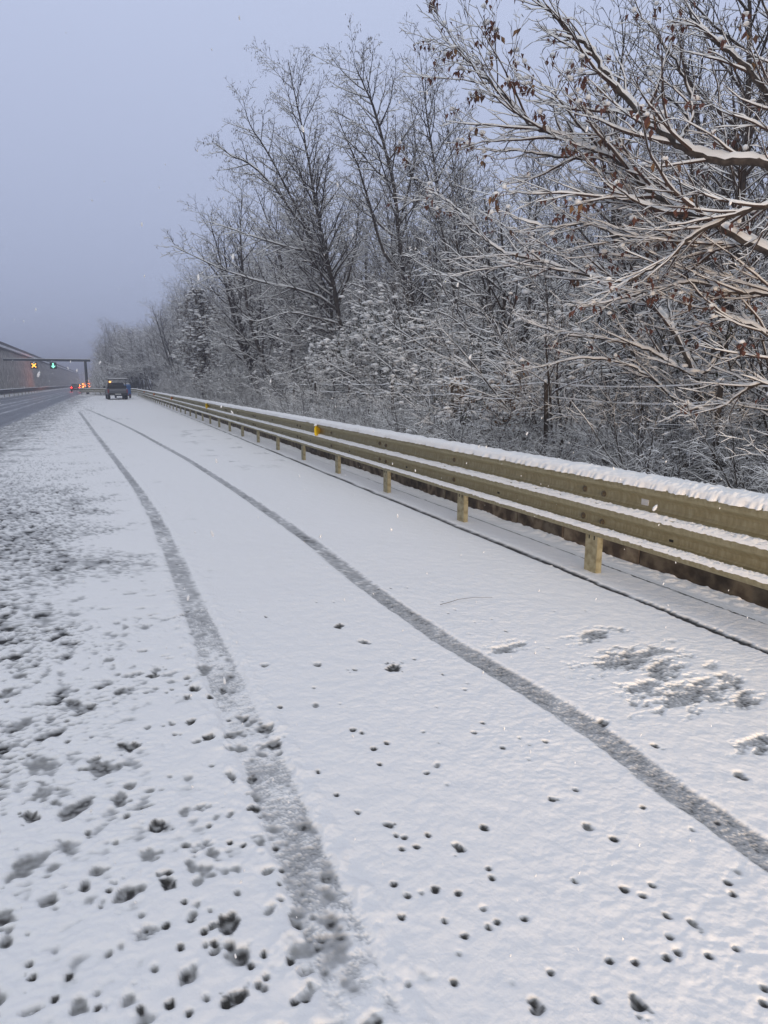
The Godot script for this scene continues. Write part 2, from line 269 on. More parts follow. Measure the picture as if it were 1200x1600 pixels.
func part(called: String, what, m: Material, parent: Node, kind := "") -> MeshInstance3D:
	var o := MeshInstance3D.new()
	o.name = called
	o.mesh = what.mesh() if what is Buf else what
	o.material_override = m
	parent.add_child(o, true)
	if kind:
		o.set_meta("kind", kind)
	return o

func struct(called: String, what, m: Material) -> MeshInstance3D:
	var o := part(called, what, m, self, "structure")
	return o

func copy(o: Node3D, at: Vector3, turn: float, size := 1.0, label := "", group := "") -> Node3D:
	var r: Node3D = o.duplicate()
	r.name = numbered(String(o.name).trim_suffix("_000"))
	add_child(r, true)
	r.position = at
	r.rotation.y = turn
	r.scale = Vector3.ONE * size
	if label:
		r.set_meta("label", label)
	if group:
		r.set_meta("group", group)
	return r

# ------------------------------------------------------------------ materials
func mat(called: String, color: Color, rough := 0.8, metal := 0.0) -> StandardMaterial3D:
	var m := StandardMaterial3D.new()
	m.resource_name = called
	m.albedo_color = color.linear_to_srgb()
	m.roughness = rough
	m.metallic = metal
	M[called] = m
	return m

func noise_tex(seed_: int, freq: float, octaves: int, ramp: Array, normal := 0.0, size := 512, kind := FastNoiseLite.TYPE_SIMPLEX_SMOOTH) -> NoiseTexture2D:
	var nz := FastNoiseLite.new()
	nz.seed = seed_
	nz.noise_type = kind
	nz.frequency = freq
	nz.fractal_octaves = octaves
	var t := NoiseTexture2D.new()
	t.width = size
	t.height = size
	t.seamless = true
	t.noise = nz
	if normal > 0.0:
		t.as_normal_map = true
		t.bump_strength = normal
	elif ramp:
		var g := Gradient.new()
		g.offsets = PackedFloat32Array(ramp.map(func(r): return r[0]))
		g.colors = PackedColorArray(ramp.map(func(r): return r[1].linear_to_srgb()))
		t.color_ramp = g
	return t

func triplanar(m: StandardMaterial3D, size: float, world := true) -> void:
	m.uv1_triplanar = true
	m.uv1_world_triplanar = world
	m.uv1_scale = Vector3.ONE / size

func make_materials() -> void:
	var s := mat("snow", Color(0.88, 0.89, 0.91), 0.9)
	s.metallic_specular = 0.25
	var g := mat("snowy_ground", Color.WHITE, 0.62)
	g.vertex_color_use_as_albedo = true
	g.metallic_specular = 0.3
	g.normal_enabled = true
	g.normal_texture = noise_tex(5, 0.03, 4, [], 6.0, 512)
	g.normal_scale = 0.28
	triplanar(g, 0.5)
	var w := mat("wet_carriageway", Color.WHITE, 0.34)
	w.vertex_color_use_as_albedo = true
	w.normal_enabled = true
	w.normal_texture = noise_tex(6, 0.05, 4, [], 5.0, 512)
	w.normal_scale = 0.4
	triplanar(w, 0.8)
	var b := mat("bark", Color(1, 1, 1), 0.9)
	b.albedo_texture = noise_tex(7, 0.02, 4, [[0.2, Color(0.028, 0.022, 0.02)], [0.55, Color(0.06, 0.047, 0.04)], [0.8, Color(0.11, 0.09, 0.075)]], 0.0, 256)
	triplanar(b, 0.6, false)
	mat("twig", Color(0.045, 0.032, 0.028), 0.85)
	mat("reddish_twig", Color(0.06, 0.036, 0.029), 0.85)
	for q in [["rust_leaf", Color(0.12, 0.045, 0.03)], ["brown_leaf", Color(0.1, 0.052, 0.03)], ["ochre_leaf", Color(0.22, 0.12, 0.05)], ["evergreen_leaf", Color(0.045, 0.05, 0.028)], ["dry_leaf", Color(0.1, 0.072, 0.052)]]:
		var l := mat(q[0], q[1], 0.7)
		l.backlight_enabled = true
		l.backlight = q[1] * 0.6
	# galvanised steel gone olive with road film: blotches and run streaks
	var st := mat("galvanised_steel", Color.WHITE, 0.5, 0.6)
	st.albedo_texture = noise_tex(8, 0.03, 4, [[0.15, Color(0.28, 0.245, 0.145)], [0.5, Color(0.33, 0.295, 0.185)], [0.85, Color(0.39, 0.36, 0.245)]], 0.0, 512)
	st.roughness_texture = noise_tex(9, 0.04, 4, [[0.1, Color(0.28, 0.28, 0.28)], [0.9, Color(0.42, 0.42, 0.42)]], 0.0, 256)
	st.roughness = 1.0
	st.uv1_triplanar = true
	st.uv1_world_triplanar = true
	st.uv1_scale = Vector3(1.6, 0.5, 1.6)
	var ps := mat("post_steel", Color.WHITE, 0.6, 0.2)
	ps.albedo_texture = noise_tex(10, 0.02, 5, [[0.2, Color(0.26, 0.23, 0.14)], [0.5, Color(0.37, 0.34, 0.22)], [0.8, Color(0.45, 0.42, 0.29)]], 0.0, 256)
	triplanar(ps, 0.5)
	mat("bolt_steel", Color(0.12, 0.1, 0.07), 0.6, 0.4)
	mat("slot_shadow", Color(0.008, 0.008, 0.008), 0.95)
	mat("yellow_reflector", Color(1.0, 0.68, 0.0), 0.25)
	mat("orange_reflector", Color(0.85, 0.3, 0.06), 0.25)
	mat("grey_sticker", Color(0.5, 0.53, 0.58), 0.5)
	for k in 3:
		var wl := mat("stained_panel_%d" % k, Color.WHITE, 0.9)
		var d: float = [1.0, 0.72, 1.3][k]
		wl.albedo_texture = noise_tex(20 + k, 0.015, 5, [[0.25, Color(0.035, 0.025, 0.018) * d], [0.5, Color(0.08, 0.062, 0.045) * d], [0.8, Color(0.16, 0.135, 0.1) * d]], 0.0, 256)
		triplanar(wl, 0.9)
	var rw := mat("retaining_stone", Color.WHITE, 0.95)
	rw.albedo_texture = noise_tex(30, 0.02, 5, [[0.2, Color(0.2, 0.185, 0.165)], [0.5, Color(0.38, 0.36, 0.32)], [0.8, Color(0.6, 0.58, 0.54)]], 0.0, 512)
	triplanar(rw, 14.0)
	mat("coping_concrete", Color(0.07, 0.07, 0.075), 0.9)
	mat("weathered_post", Color(0.06, 0.048, 0.04), 0.9)
	mat("wire", Color(0.12, 0.12, 0.12), 0.6, 0.5)
	mat("gantry_steel", Color(0.07, 0.075, 0.085), 0.6, 0.3)
	mat("black_housing", Color(0.015, 0.015, 0.017), 0.6)
	mat("grey_paint", Color(0.13, 0.135, 0.15), 0.35)
	mat("blue_paint", Color(0.03, 0.12, 0.34), 0.35)
	mat("dark_paint", Color(0.03, 0.03, 0.035), 0.35)
	mat("black_plastic", Color(0.02, 0.02, 0.021), 0.7)
	mat("tyre_rubber", Color(0.018, 0.018, 0.018), 0.9)
	mat("rim_alloy", Color(0.35, 0.35, 0.37), 0.35, 0.6)
	mat("dark_glass", Color(0.02, 0.024, 0.03), 0.08)
	mat("plate_white", Color(0.6, 0.6, 0.58), 0.5)
	mat("red_lens", Color(0.3, 0.012, 0.012), 0.25)
	mat("clear_lens", Color(0.6, 0.6, 0.6), 0.15)
	glow("amber_signal", Color(1.0, 0.42, 0.05), 2.6)
	glow("green_signal", Color(0.3, 1.0, 0.72), 1.5)
	glow("headlamp_glow", Color(1.0, 0.78, 0.52), 6.0)
	glow("tail_glow", Color(1.0, 0.06, 0.05), 2.2)
	glow("beacon_glow", Color(1.0, 0.4, 0.1), 3.0)

func glow(called: String, color: Color, energy: float) -> void:
	var m := mat(called, color * 0.6, 0.4)
	m.emission_enabled = true
	m.emission = color.linear_to_srgb()
	m.emission_energy_multiplier = energy

# ------------------------------------------------------------------ the snow on the ground
var n_a := FastNoiseLite.new()
var n_b := FastNoiseLite.new()
var n_c := FastNoiseLite.new()
var n_d := FastNoiseLite.new()
var n_e := FastNoiseLite.new()

func grid_lines(from: float, to: float, step: Callable) -> PackedFloat32Array:
	var out := PackedFloat32Array([from])
	while absf(out[-1] - to) > 1e-4:
		var s: float = step.call(out[-1])
		out.append(move_toward(out[-1], to, s))
	return out

func across(track: Array, z: float) -> Vector2:      # where a wheel track runs at z, and its direction
	if z >= track[-1].y:
		var a: Vector2 = track[-1]
		var b: Vector2 = track[-3]
		var k := (z - a.y) / (a.y - b.y)
		return Vector2(a.x + (a.x - b.x) * k, (a.x - b.x) / (a.y - b.y))
	for i in track.size() - 1:
		var a: Vector2 = track[i]
		var b: Vector2 = track[i + 1]
		if z >= a.y and z < b.y:
			return Vector2(lerpf(a.x, b.x, (z - a.y) / (b.y - a.y)), (b.x - a.x) / (b.y - a.y))
	var a: Vector2 = track[0]
	return Vector2(a.x - (a.y - z) * 0.055, 0.0)

func snow_sheet(target: ArrayMesh, xs: PackedFloat32Array, zs: PackedFloat32Array, near: bool, sink := 0.0) -> void:
	var nx := xs.size()
	var nz := zs.size()
	var th := PackedFloat32Array()      # thickness of the snow
	th.resize(nx * nz)
	var soak := PackedFloat32Array()    # how far meltwater has soaked it
	soak.resize(nx * nz)
	var base := PackedFloat32Array()    # what it lies on
	base.resize(nx * nz)
	for j in nz:
		var z := zs[j]
		var far := smoothstep(-8.0, -40.0, z)
		var lt := across(LEFT_TRACK, z)
		var rt := across(RIGHT_TRACK, z)
		var broken := smoothstep(-2.35, -2.75, z) * smoothstep(-3.25, -2.85, z)     # where feet have covered the left track
		var churn := smoothstep(-12.0, -3.0, z)
		for i in nx:
			var x := xs[i]
			var a := n_a.get_noise_2d(x, z)             # broad, 1 m
			var b := n_b.get_noise_2d(x, z)             # lumps, 10 cm
			var c := n_c.get_noise_2d(x * 0.55, z)      # wind crust ripples, 3 cm
			var t := 0.0205 + 0.004 * a + 0.0034 * b + 0.0015 * c * (0.75 + 1.3 * a)
			var y := 0.0
			if x > GUTTER_X - 0.2:
				var wob := 0.012 * b + 0.01 * a
				if x > GUTTER_X + wob:
					y = -0.012
				if x > CURB_X + wob:
					y = -0.05
				if x > CURB_X + 0.05:
					t += 0.014 * smoothstep(CURB_X + 0.05, WALL_X - 0.05, x) * (1.0 + 1.6 * a + b)
				var g1 := absf(x - GUTTER_X - wob)
				var cut := smoothstep(0.052, 0.032, g1 + 0.01 * c) * clampf(1.02 + 0.45 * b + 0.35 * a, 0.5, 1.0) * lerpf(1.0, 0.7, far)
				var g2 := absf(x - CURB_X - wob)
				cut = maxf(cut, smoothstep(0.056, 0.036, g2 + 0.012 * c) * clampf(0.95 + 0.8 * a + 0.4 * b, 0.3, 1.0) * smoothstep(-14.0, -8.0, z))
				soak[j * nx + i] = smoothstep(0.5, 0.95, cut)
				t *= 1.0 - clampf(cut, 0.0, 0.97)
			else:
				# thinner and pitted to the left, slush towards the carriageway
				var left := smoothstep(0.75, -0.9, x + 0.5 * a) * (1.0 - smoothstep(-7.0, -16.0, z))
				if left > 0.0:
					var d := n_d.get_noise_2d(x + z * 0.45, z * 0.75 - x * 0.35)
					t -= left * (0.004 + 0.03 * maxf(0.0, d - 0.15) * lerpf(1.0, 0.45, smoothstep(-4.0, -7.0, z)) + 0.022 * maxf(0.0, -b - 0.12) + 0.012 * c + 0.007 * b)
				var thin := smoothstep(-3.0, -7.0, z) * smoothstep(1.3, -1.6, x + a * 1.2)
				t -= thin * (0.003 + 0.010 * absf(c) + 0.009 * maxf(0.0, a))
				var edge := smoothstep(-1.5, -2.9, x + 0.7 * a)
				if edge > 0.0:
					var streak := n_b.get_noise_2d(x * 0.8, z * 0.13)
					t = lerpf(t, 0.0075 + 0.007 * streak + 0.005 * c + 0.003 * a, edge)
				# worn grey areas in the middle distance near the rail
				t -= 0.011 * smoothstep(0.12, 0.5, a) * smoothstep(-9.0, -14.0, z) * smoothstep(-34.0, -22.0, z) * smoothstep(0.8, 2.2, x)
				# wheel tracks
				var dl := absf(x - lt.x) / sqrt(1.0 + lt.y * lt.y)
				var hw := (0.056 + 0.026 * churn) * (1.0 + 0.25 * b + 0.2 * a)
				var into := smoothstep(hw + 0.022, hw - 0.012, dl) * (1.0 - 0.35 * broken) * smoothstep(-44.0, -38.0, z) * (1.0 - clampf(smoothstep(-1.62, -1.15, z) * (0.6 + 1.2 * a + b), 0.0, 0.85))
				var grit := n_e.get_noise_2d(x, z) if z > -9.0 else 0.0
				var packed := 0.0076 + 0.0022 * churn + 0.003 * b + 0.0036 * c + 0.003 * a + 0.005 * grit + 0.0045 * maxf(0.0, n_d.get_noise_2d(x * 0.6, z * 0.35) - 0.1)
				t = lerpf(t, maxf(packed, 0.001), into)
				if near:
					t += 0.008 * smoothstep(hw + 0.1, hw + 0.04, dl) * smoothstep(hw - 0.005, hw + 0.03, dl) * (0.5 + b)
				var dr := absf(x - rt.x) / sqrt(1.0 + rt.y * rt.y)
				hw = (0.055 + 0.013 * churn) * (1.0 + 0.22 * b + 0.15 * a)
				into = smoothstep(hw + 0.02, hw - 0.01, dr) * smoothstep(-50.0, -40.0, z)
				t = lerpf(t, maxf(0.0072 + 0.003 * b + 0.0036 * c + 0.003 * a + 0.005 * grit + 0.0045 * maxf(0.0, n_d.get_noise_2d(x * 0.6, z * 0.35) - 0.1), 0.001), into)
			th[j * nx + i] = t
			base[j * nx + i] = y
	# pits: melted drips, footprints, scuffs
	if near:
		for h in HOLES:
			dent(th, soak, xs, zs, h.x, h.y, maxf(h.z * 1.3, 0.008), h.w)
		var r := RandomNumberGenerator.new()
		r.seed = 77
		for k in 300:
			var z := -lerpf(1.2, 6.5, r.randf())
			var x := 0.55 - absf(r.randfn(0.0, 1.0)) * 0.75
			dent(th, soak, xs, zs, x, z, r.randf_range(0.007, 0.018) * (1.0 + maxf(0.0, r.randfn(0.0, 0.6))), r.randf_range(0.25, 0.98) * (1.0 if z > -3.6 else 0.55))
		for k in 46:
			scuff(th, xs, zs, 0.45 - absf(r.randfn(0.0, 1.0)) * 0.7, -r.randf_range(1.3, 6.0), r.randf_range(0.02, 0.075))
		for k in 60:
			dent(th, soak, xs, zs, r.randf_range(0.3, 3.0), -r.randf_range(0.9, 4.6), r.randf_range(0.006, 0.009), r.randf_range(0.6, 1.0))
	for q in PATCHES:
		scuff(th, xs, zs, q.x, q.y, q.z)
	# meltwater rounds the rims of the pits off
	if near:
		for pass_ in 2:
			var th2 := th.duplicate()
			var so2 := soak.duplicate()
			for j in range(1, nz - 1):
				for i in range(1, nx - 1):
					var k := j * nx + i
					if soak[k] > 0.01 or soak[k - 1] > 0.01 or soak[k + 1] > 0.01 or soak[k - nx] > 0.01 or soak[k + nx] > 0.01:
						th2[k] = 0.4 * th[k] + 0.15 * (th[k - 1] + th[k + 1] + th[k - nx] + th[k + nx])
						so2[k] = 0.6 * soak[k] + 0.1 * (soak[k - 1] + soak[k + 1] + soak[k - nx] + soak[k + nx])
			th = th2
			soak = so2
	var b2 := Buf.new(rng)
	b2.v.resize(nx * nz)
	b2.n.resize(nx * nz)
	b2.c.resize(nx * nz)
	var white := Color(0.88, 0.89, 0.91)
	var slush := Color(0.42, 0.43, 0.45)
	var wet := Color(0.2, 0.205, 0.21)
	var tar := Color(0.03, 0.03, 0.031)
	var soaked := Color(0.045, 0.044, 0.044)
	for j in nz:
		for i in nx:
			var k := j * nx + i
			var t := maxf(th[k], 0.0)
			b2.v[k] = Vector3(xs[i], base[k] + t - sink, zs[j])
			var col := tar.lerp(wet, smoothstep(0.0006, 0.003, t))
			col = col.lerp(slush, smoothstep(0.0025, 0.0075, t))
			col = col.lerp(white, smoothstep(0.0075, 0.0155, t))
			b2.c[k] = col.lerp(Color(0.3, 0.305, 0.31), smoothstep(0.05, 0.45, soak[k])).lerp(soaked, smoothstep(0.4, 0.85, soak[k]))
	for j in nz:
		var j0 := maxi(j - 1, 0)
		var j1 := mini(j + 1, nz - 1)
		for i in nx:
			var i0 := maxi(i - 1, 0)
			var i1 := mini(i + 1, nx - 1)
			var gx := (b2.v[j * nx + i1].y - b2.v[j * nx + i0].y) / (xs[i1] - xs[i0])
			var gz := (b2.v[j1 * nx + i].y - b2.v[j0 * nx + i].y) / (zs[j1] - zs[j0])
			b2.n[j * nx + i] = Vector3(-gx, 1.0, -gz).normalized()
	b2.f.resize((nx - 1) * (nz - 1) * 6)
	var at := 0
	for j in nz - 1:
		for i in nx - 1:
			var k := j * nx + i
			b2.f[at] = k; b2.f[at + 1] = k + nx; b2.f[at + 2] = k + 1
			b2.f[at + 3] = k + 1; b2.f[at + 4] = k + nx; b2.f[at + 5] = k + nx + 1
			at += 6
	var arr := []
	arr.resize(Mesh.ARRAY_MAX)
	arr[Mesh.ARRAY_VERTEX] = b2.v
	arr[Mesh.ARRAY_NORMAL] = b2.n
	arr[Mesh.ARRAY_COLOR] = b2.c
	arr[Mesh.ARRAY_INDEX] = b2.f
	target.add_surface_from_arrays(Mesh.PRIMITIVE_TRIANGLES, arr)

func line_at(lines: PackedFloat32Array, value: float) -> int:
	if lines[0] < lines[-1]:
		return lines.bsearch(value)
	var lo := 0
	var hi := lines.size() - 1
	while lo < hi:
		var m := (lo + hi) / 2
		if lines[m] > value:
			lo = m + 1
		else:
			hi = m
	return lo

func dent(th: PackedFloat32Array, soak: PackedFloat32Array, xs: PackedFloat32Array, zs: PackedFloat32Array, x: float, z: float, r: float, deep: float) -> void:
	var reach := r * 2.1 + 0.012
	var i0 := line_at(xs, x - reach)
	var i1 := line_at(xs, x + reach)
	var j0 := line_at(zs, z + reach)
	var j1 := line_at(zs, z - reach)
	var nx := xs.size()
	var soft := deep < 0.9
	for j in range(j0, mini(j1, zs.size())):
		for i in range(i0, mini(i1, nx)):
			var dx := xs[i] - x
			var dz := zs[j] - z
			var d := sqrt(dx * dx + dz * dz * 0.72) / r
			d *= 1.0 + 0.48 * n_d.get_noise_2d(dx / r * 0.075 + x * 31.0, dz / r * 0.065 + z * 17.0) + ((0.4 * n_c.get_noise_2d(xs[i], zs[j]) + 0.75 * n_b.get_noise_2d(xs[i] * 1.6, zs[j] * 1.6 + 9.0)) if r > 0.0125 else 0.0)
			var k := j * nx + i
			var keep := smoothstep(0.55 if not soft else 0.3, 1.2 if not soft else 1.4, d)
			var lump := 0.16 * (n_c.get_noise_2d(xs[i] * 1.7, zs[j] * 1.7) + 0.2) if r > 0.014 else 0.0
			var mottle := clampf(0.8 + 0.9 * n_c.get_noise_2d(xs[i] * 1.3 + 7.0, zs[j] * 1.3), 0.25, 1.0) if r > 0.0125 else 1.0
			soak[k] = maxf(soak[k], mottle * (1.0 - smoothstep(1.04 if not soft else 0.35, 1.22 if not soft else 1.25, d)) * deep)
			var low := th[k] * clampf(0.98 - deep + lump, 0.0, 1.0)
			th[k] = lerpf(low, th[k], keep)
			# thrown-up lumps on the far side of the bigger pits
			if r > 0.02:
				th[k] += minf(r, 0.035) * 0.12 * smoothstep(2.2, 1.5, d) * smoothstep(1.2, 1.5, d) * (0.45 + 0.8 * n_b.get_noise_2d(xs[i] * 3.0, zs[j] * 3.0)) * (1.0 if dz < 0.0 else 0.25)

func scuff(th: PackedFloat32Array, xs: PackedFloat32Array, zs: PackedFloat32Array, x: float, z: float, r: float) -> void:
	var i0 := line_at(xs, x - r * 1.4)
	var i1 := line_at(xs, x + r * 1.4)
	var rz := r * (0.42 if z > -10.0 else 1.6)
	var j0 := line_at(zs, z + rz * 1.4)
	var j1 := line_at(zs, z - rz * 1.4)
	for j in range(j0, mini(j1, zs.size())):
		for i in range(i0, mini(i1, xs.size())):
			var dx := (xs[i] - x) / r
			var dz := (zs[j] - z + dx * r * 0.12) / rz
			var d := sqrt(dx * dx + dz * dz) + 0.9 * n_b.get_noise_2d(xs[i] * 0.7, zs[j] * 1.3) + 0.35 * n_c.get_noise_2d(xs[i] * 0.8, zs[j] * 1.2)
			var k := j * xs.size() + i
			th[k] = lerpf(maxf(0.0065 + 0.007 * n_c.get_noise_2d(xs[i] * 1.5, zs[j] * 1.5) + 0.006 * n_b.get_noise_2d(xs[i], zs[j]), 0.001), th[k], smoothstep(0.35, 1.15, d))

func build_road() -> void:
	for q in [[n_a, 11, 0.9, 3], [n_b, 12, 8.0, 3], [n_c, 13, 28.0, 2], [n_d, 14, 5.5, 2], [n_e, 15, 75.0, 2]]:
		q[0].seed = q[1]
		q[0].frequency = q[2]
		q[0].fractal_octaves = q[3]
		q[0].noise_type = FastNoiseLite.TYPE_SIMPLEX_SMOOTH
	var m := ArrayMesh.new()
	snow_sheet(m, grid_lines(-1.6, WALL_X + 0.02, func(x): return 0.006 if x > -0.7 and x < 2.6 else 0.0105), grid_lines(-0.7, -4.6, func(z): return maxf(0.006, z * z / 1350.0)), true)
	snow_sheet(m, grid_lines(-3.6, WALL_X + 0.02, func(x): return 0.022 if x > -1.8 else 0.04), grid_lines(-4.58, -16.0, func(z): return maxf(0.014, z * z / 1300.0)), true, 0.0006)
	snow_sheet(m, grid_lines(-3.6, WALL_X + 0.02, func(x): return 0.045), grid_lines(-15.9, -92.0, func(z): return z * z / 2600.0), false, 0.0012)
	# beside and behind the camera
	snow_sheet(m, grid_lines(-3.6, -1.59, func(x): return 0.025), grid_lines(-0.7, -4.6, func(z): return 0.025), true, 0.0006)
	snow_sheet(m, grid_lines(-3.6, WALL_X + 0.02, func(x): return 0.06), grid_lines(24.0, -0.69, func(z): return clampf(absf(z) * 0.05, 0.03, 0.3)), false, 0.0006)
	var o := struct("snow_covered_road", m, M.snowy_ground)
	o.position.y = 0.0
	# the carriageway: wet wheel paths between ridges of slush
	m = ArrayMesh.new()
	var xs := grid_lines(-10.6, -3.5, func(x): return 0.08)
	for span in [[24.0, -30.0, 0.4], [-29.9, -300.0, 1.5]]:
		var zs := grid_lines(span[0], span[1], func(z): return span[2])
		var b := buf()
		for z in zs:
			for x in xs:
				var wander := 0.18 * n_a.get_noise_2d(z * 0.03, 3.0)
				var lane := x + wander
				var ridge := 0.0
				for q in [[-3.35, 0.55], [-5.15, 0.22], [-6.1, 0.2], [-7.0, 0.35], [-8.75, 0.25], [-10.3, 0.6]]:
					ridge = maxf(ridge, smoothstep(q[1], q[1] * 0.3, absf(lane - q[0])))
				var t := 0.0015 + ridge * (0.010 + 0.012 * n_b.get_noise_2d(x * 0.5, z * 0.06)) + 0.0022 * n_c.get_noise_2d(x * 0.3, z * 0.03) + 0.0025 * n_a.get_noise_2d(x, z * 0.2)
				t = maxf(t, 0.0)
				var col := Color(0.028, 0.029, 0.031).lerp(Color(0.11, 0.114, 0.122), smoothstep(0.0, 0.004, t)).lerp(Color(0.6, 0.61, 0.63), smoothstep(0.006, 0.02, t))
				b.v.append(Vector3(x, 0.004 + t, z))
				b.n.append(UP)
				b.c.append(col)
		var nx := xs.size()
		for j in zs.size() - 1:
			for i in nx - 1:
				var k := j * nx + i
				b.f.append_array([k, k + nx, k + 1, k + 1, k + nx, k + nx + 1])
		var arr := []
		arr.resize(Mesh.ARRAY_MAX)
		arr[Mesh.ARRAY_VERTEX] = b.v
		arr[Mesh.ARRAY_NORMAL] = b.n
		arr[Mesh.ARRAY_COLOR] = b.c
		arr[Mesh.ARRAY_INDEX] = b.f
		m.add_surface_from_arrays(Mesh.PRIMITIVE_TRIANGLES, arr)
	struct("motorway_road", m, M.wet_carriageway)
	# the snowy land all round, as one sheet; the wood stands on it
	var b := buf()
	var gx := PackedFloat32Array([-300, -200, -120, -60, -30, -20, -14, -11, -10.4, -3.5, 0, WALL_X, WALL_X + 0.25])
	for k in 40:
		gx.append(WALL_X + 0.8 + k * 0.8)
	gx.append_array([45.0, 60.0, 120.0, 200.0, 300.0])
	var gz := PackedFloat32Array([150, 80, 40])
	for k in 130:
		gz.append(20.0 - k * 1.6)
	gz.append_array([-240.0, -320.0, -450.0, -600.0])
	for z in gz:
		for x in gx:
			b.v.append(Vector3(x, land(x, z), z))
			b.n.append(UP)
			var litter := smoothstep(WALL_X + 0.5, WALL_X + 1.2, x) if z > -93.0 else smoothstep(-2.4, -1.0, x)
			var lies := smoothstep(-0.25, 0.35, n_a.get_noise_2d(x * 1.3, z * 1.3 + 40.0))
			b.c.append(Color(0.86, 0.87, 0.89).lerp(Color(0.05, 0.042, 0.034).lerp(Color(0.7, 0.71, 0.73), lies), litter))
	for j in gz.size() - 1:
		for i in gx.size() - 1:
			var k := j * gx.size() + i
			b.f.append_array([k, k + gx.size(), k + 1, k + 1, k + gx.size(), k + gx.size() + 1])
	struct("ground", b, M.snowy_ground)

func land(x: float, z: float) -> float:
	var y := -0.03
	var edge := WALL_X + 0.2 if z > -93.0 else (-3.4 if z < -104.0 else lerpf(WALL_X, -3.4, (-93.0 - z) / 11.0))
	if x > edge:
		y = 0.12 + 0.06 * minf(x - edge, 40.0) + 0.2 * n_a.get_noise_2d(x * 0.4, z * 0.4) * minf(1.0, (x - edge) * 0.5)
	return y

# ------------------------------------------------------------------ guardrails
func sweep(path: PackedVector3Array, profile: Array, closed := true) -> Buf:
	# profile points are (out towards the road = left of the path, up)
	var b := buf()
	var m := path.size()
	var q := profile.size()
	var at := func(i: int, j: int) -> Vector3:
		var t := (path[mini(i + 1, m - 1)] - path[maxi(i - 1, 0)])
		var out := Vector3(t.z, 0, -t.x).normalized()
		return path[i] + out * profile[j].x + UP * profile[j].y
	for i in m - 1:
		for j in (q if closed else q - 1):
			var j1 := (j + 1) % q
			b.quad(at.call(i, j), at.call(i + 1, j), at.call(i + 1, j1), at.call(i, j1))
	return b

const WAVE := [Vector2(-0.10, 0.862), Vector2(-0.045, 0.862), Vector2(-0.015, 0.852), Vector2(0.0, 0.836), Vector2(0.0, 0.800), Vector2(-0.01, 0.782), Vector2(-0.07, 0.748), Vector2(-0.082, 0.728), Vector2(-0.082, 0.690), Vector2(-0.07, 0.668), Vector2(-0.01, 0.632), Vector2(0.0, 0.614), Vector2(0.0, 0.578), Vector2(-0.01, 0.56), Vector2(-0.07, 0.526), Vector2(-0.082, 0.506), Vector2(-0.082, 0.468), Vector2(-0.07, 0.452), Vector2(-0.01, 0.428), Vector2(0.0, 0.416), Vector2(0.0, 0.384), Vector2(-0.016, 0.366), Vector2(-0.045, 0.363)]

func beam_profile() -> Array:
	var out := WAVE.duplicate()
	for k in range(WAVE.size() - 1, -1, -1):
		out.append(WAVE[k] + Vector2(-0.006, -0.002 if k > 2 else -0.006))
	out.reverse()
	return out

func snow_ledge(path: PackedVector3Array, from: Vector2, to: Vector2, high: float, rough: float, droop := 0.0) -> Buf:
	# snow lying on a ledge of the beam, between two profile points
	var b := buf()
	var m := path.size()
	var w := 15
	for i in m:
		var t := (path[mini(i + 1, m - 1)] - path[maxi(i - 1, 0)])
		var out := Vector3(t.z, 0, -t.x).normalized()
		var p := path[i]
		for j in w:
			var s := float(j) / (w - 1)
			var lump := 1.0 + rough * (0.7 * n_b.get_noise_2d(p.z * 0.5 + p.x, s * 0.3 + from.y) + 0.5 * n_c.get_noise_2d(p.z * 0.8 + p.x, s * 0.5 + from.y * 3.0) + 0.8 * n_c.get_noise_2d(p.z * 1.8, s * 1.3 + from.y * 5.0))
			var e := from.lerp(to, 0.5 - 0.5 * cos(PI * s))
			if j == 0:
				e = from + (from - to).normalized() * 0.02 * droop * (0.4 + 1.6 * n_b.get_noise_2d(p.z * 2.0 + p.x, from.y * 7.0))
			var h := high * pow(sin(PI * s), 0.75) * lump
			if j == 0 or j == w - 1:
				h = 0.0
			b.v.append(p + out * (e.x + (0.22 * h * (1.0 - s) * droop)) + UP * (e.y + h - (0.014 * droop * lump if j == 0 else 0.0)))
			b.n.append(Vector3.ZERO)
	for i in m - 1:
		for j in w - 1:
			var k := i * w + j
			b.f.append_array([k, k + w, k + 1, k + 1, k + w, k + w + 1])
	for k in range(0, b.f.size(), 3):
		var nn := (b.v[b.f[k + 2]] - b.v[b.f[k]]).cross(b.v[b.f[k + 1]] - b.v[b.f[k]])
		for q in 3:
			b.n[b.f[k + q]] += nn
	for k in b.n.size():
		b.n[k] = b.n[k].normalized()
	return b

func channel_post() -> Buf:
	# C-shaped post: web towards the road with two slots near its top, flanges and lips behind
	var b := buf()
	var h := 0.80
	b.box(Vector3(0, -0.2, -0.075), Vector3(0.006, h, 0.075), 0.002)
	for s in [-1.0, 1.0]:
		b.box(Vector3(0.006, -0.2, minf(s * 0.075, s * 0.068)), Vector3(0.055, h, maxf(s * 0.075, s * 0.068)))
		b.box(Vector3(0.049, -0.2, minf(s * 0.068, s * 0.05)), Vector3(0.055, h, maxf(s * 0.068, s * 0.05)))
	return b

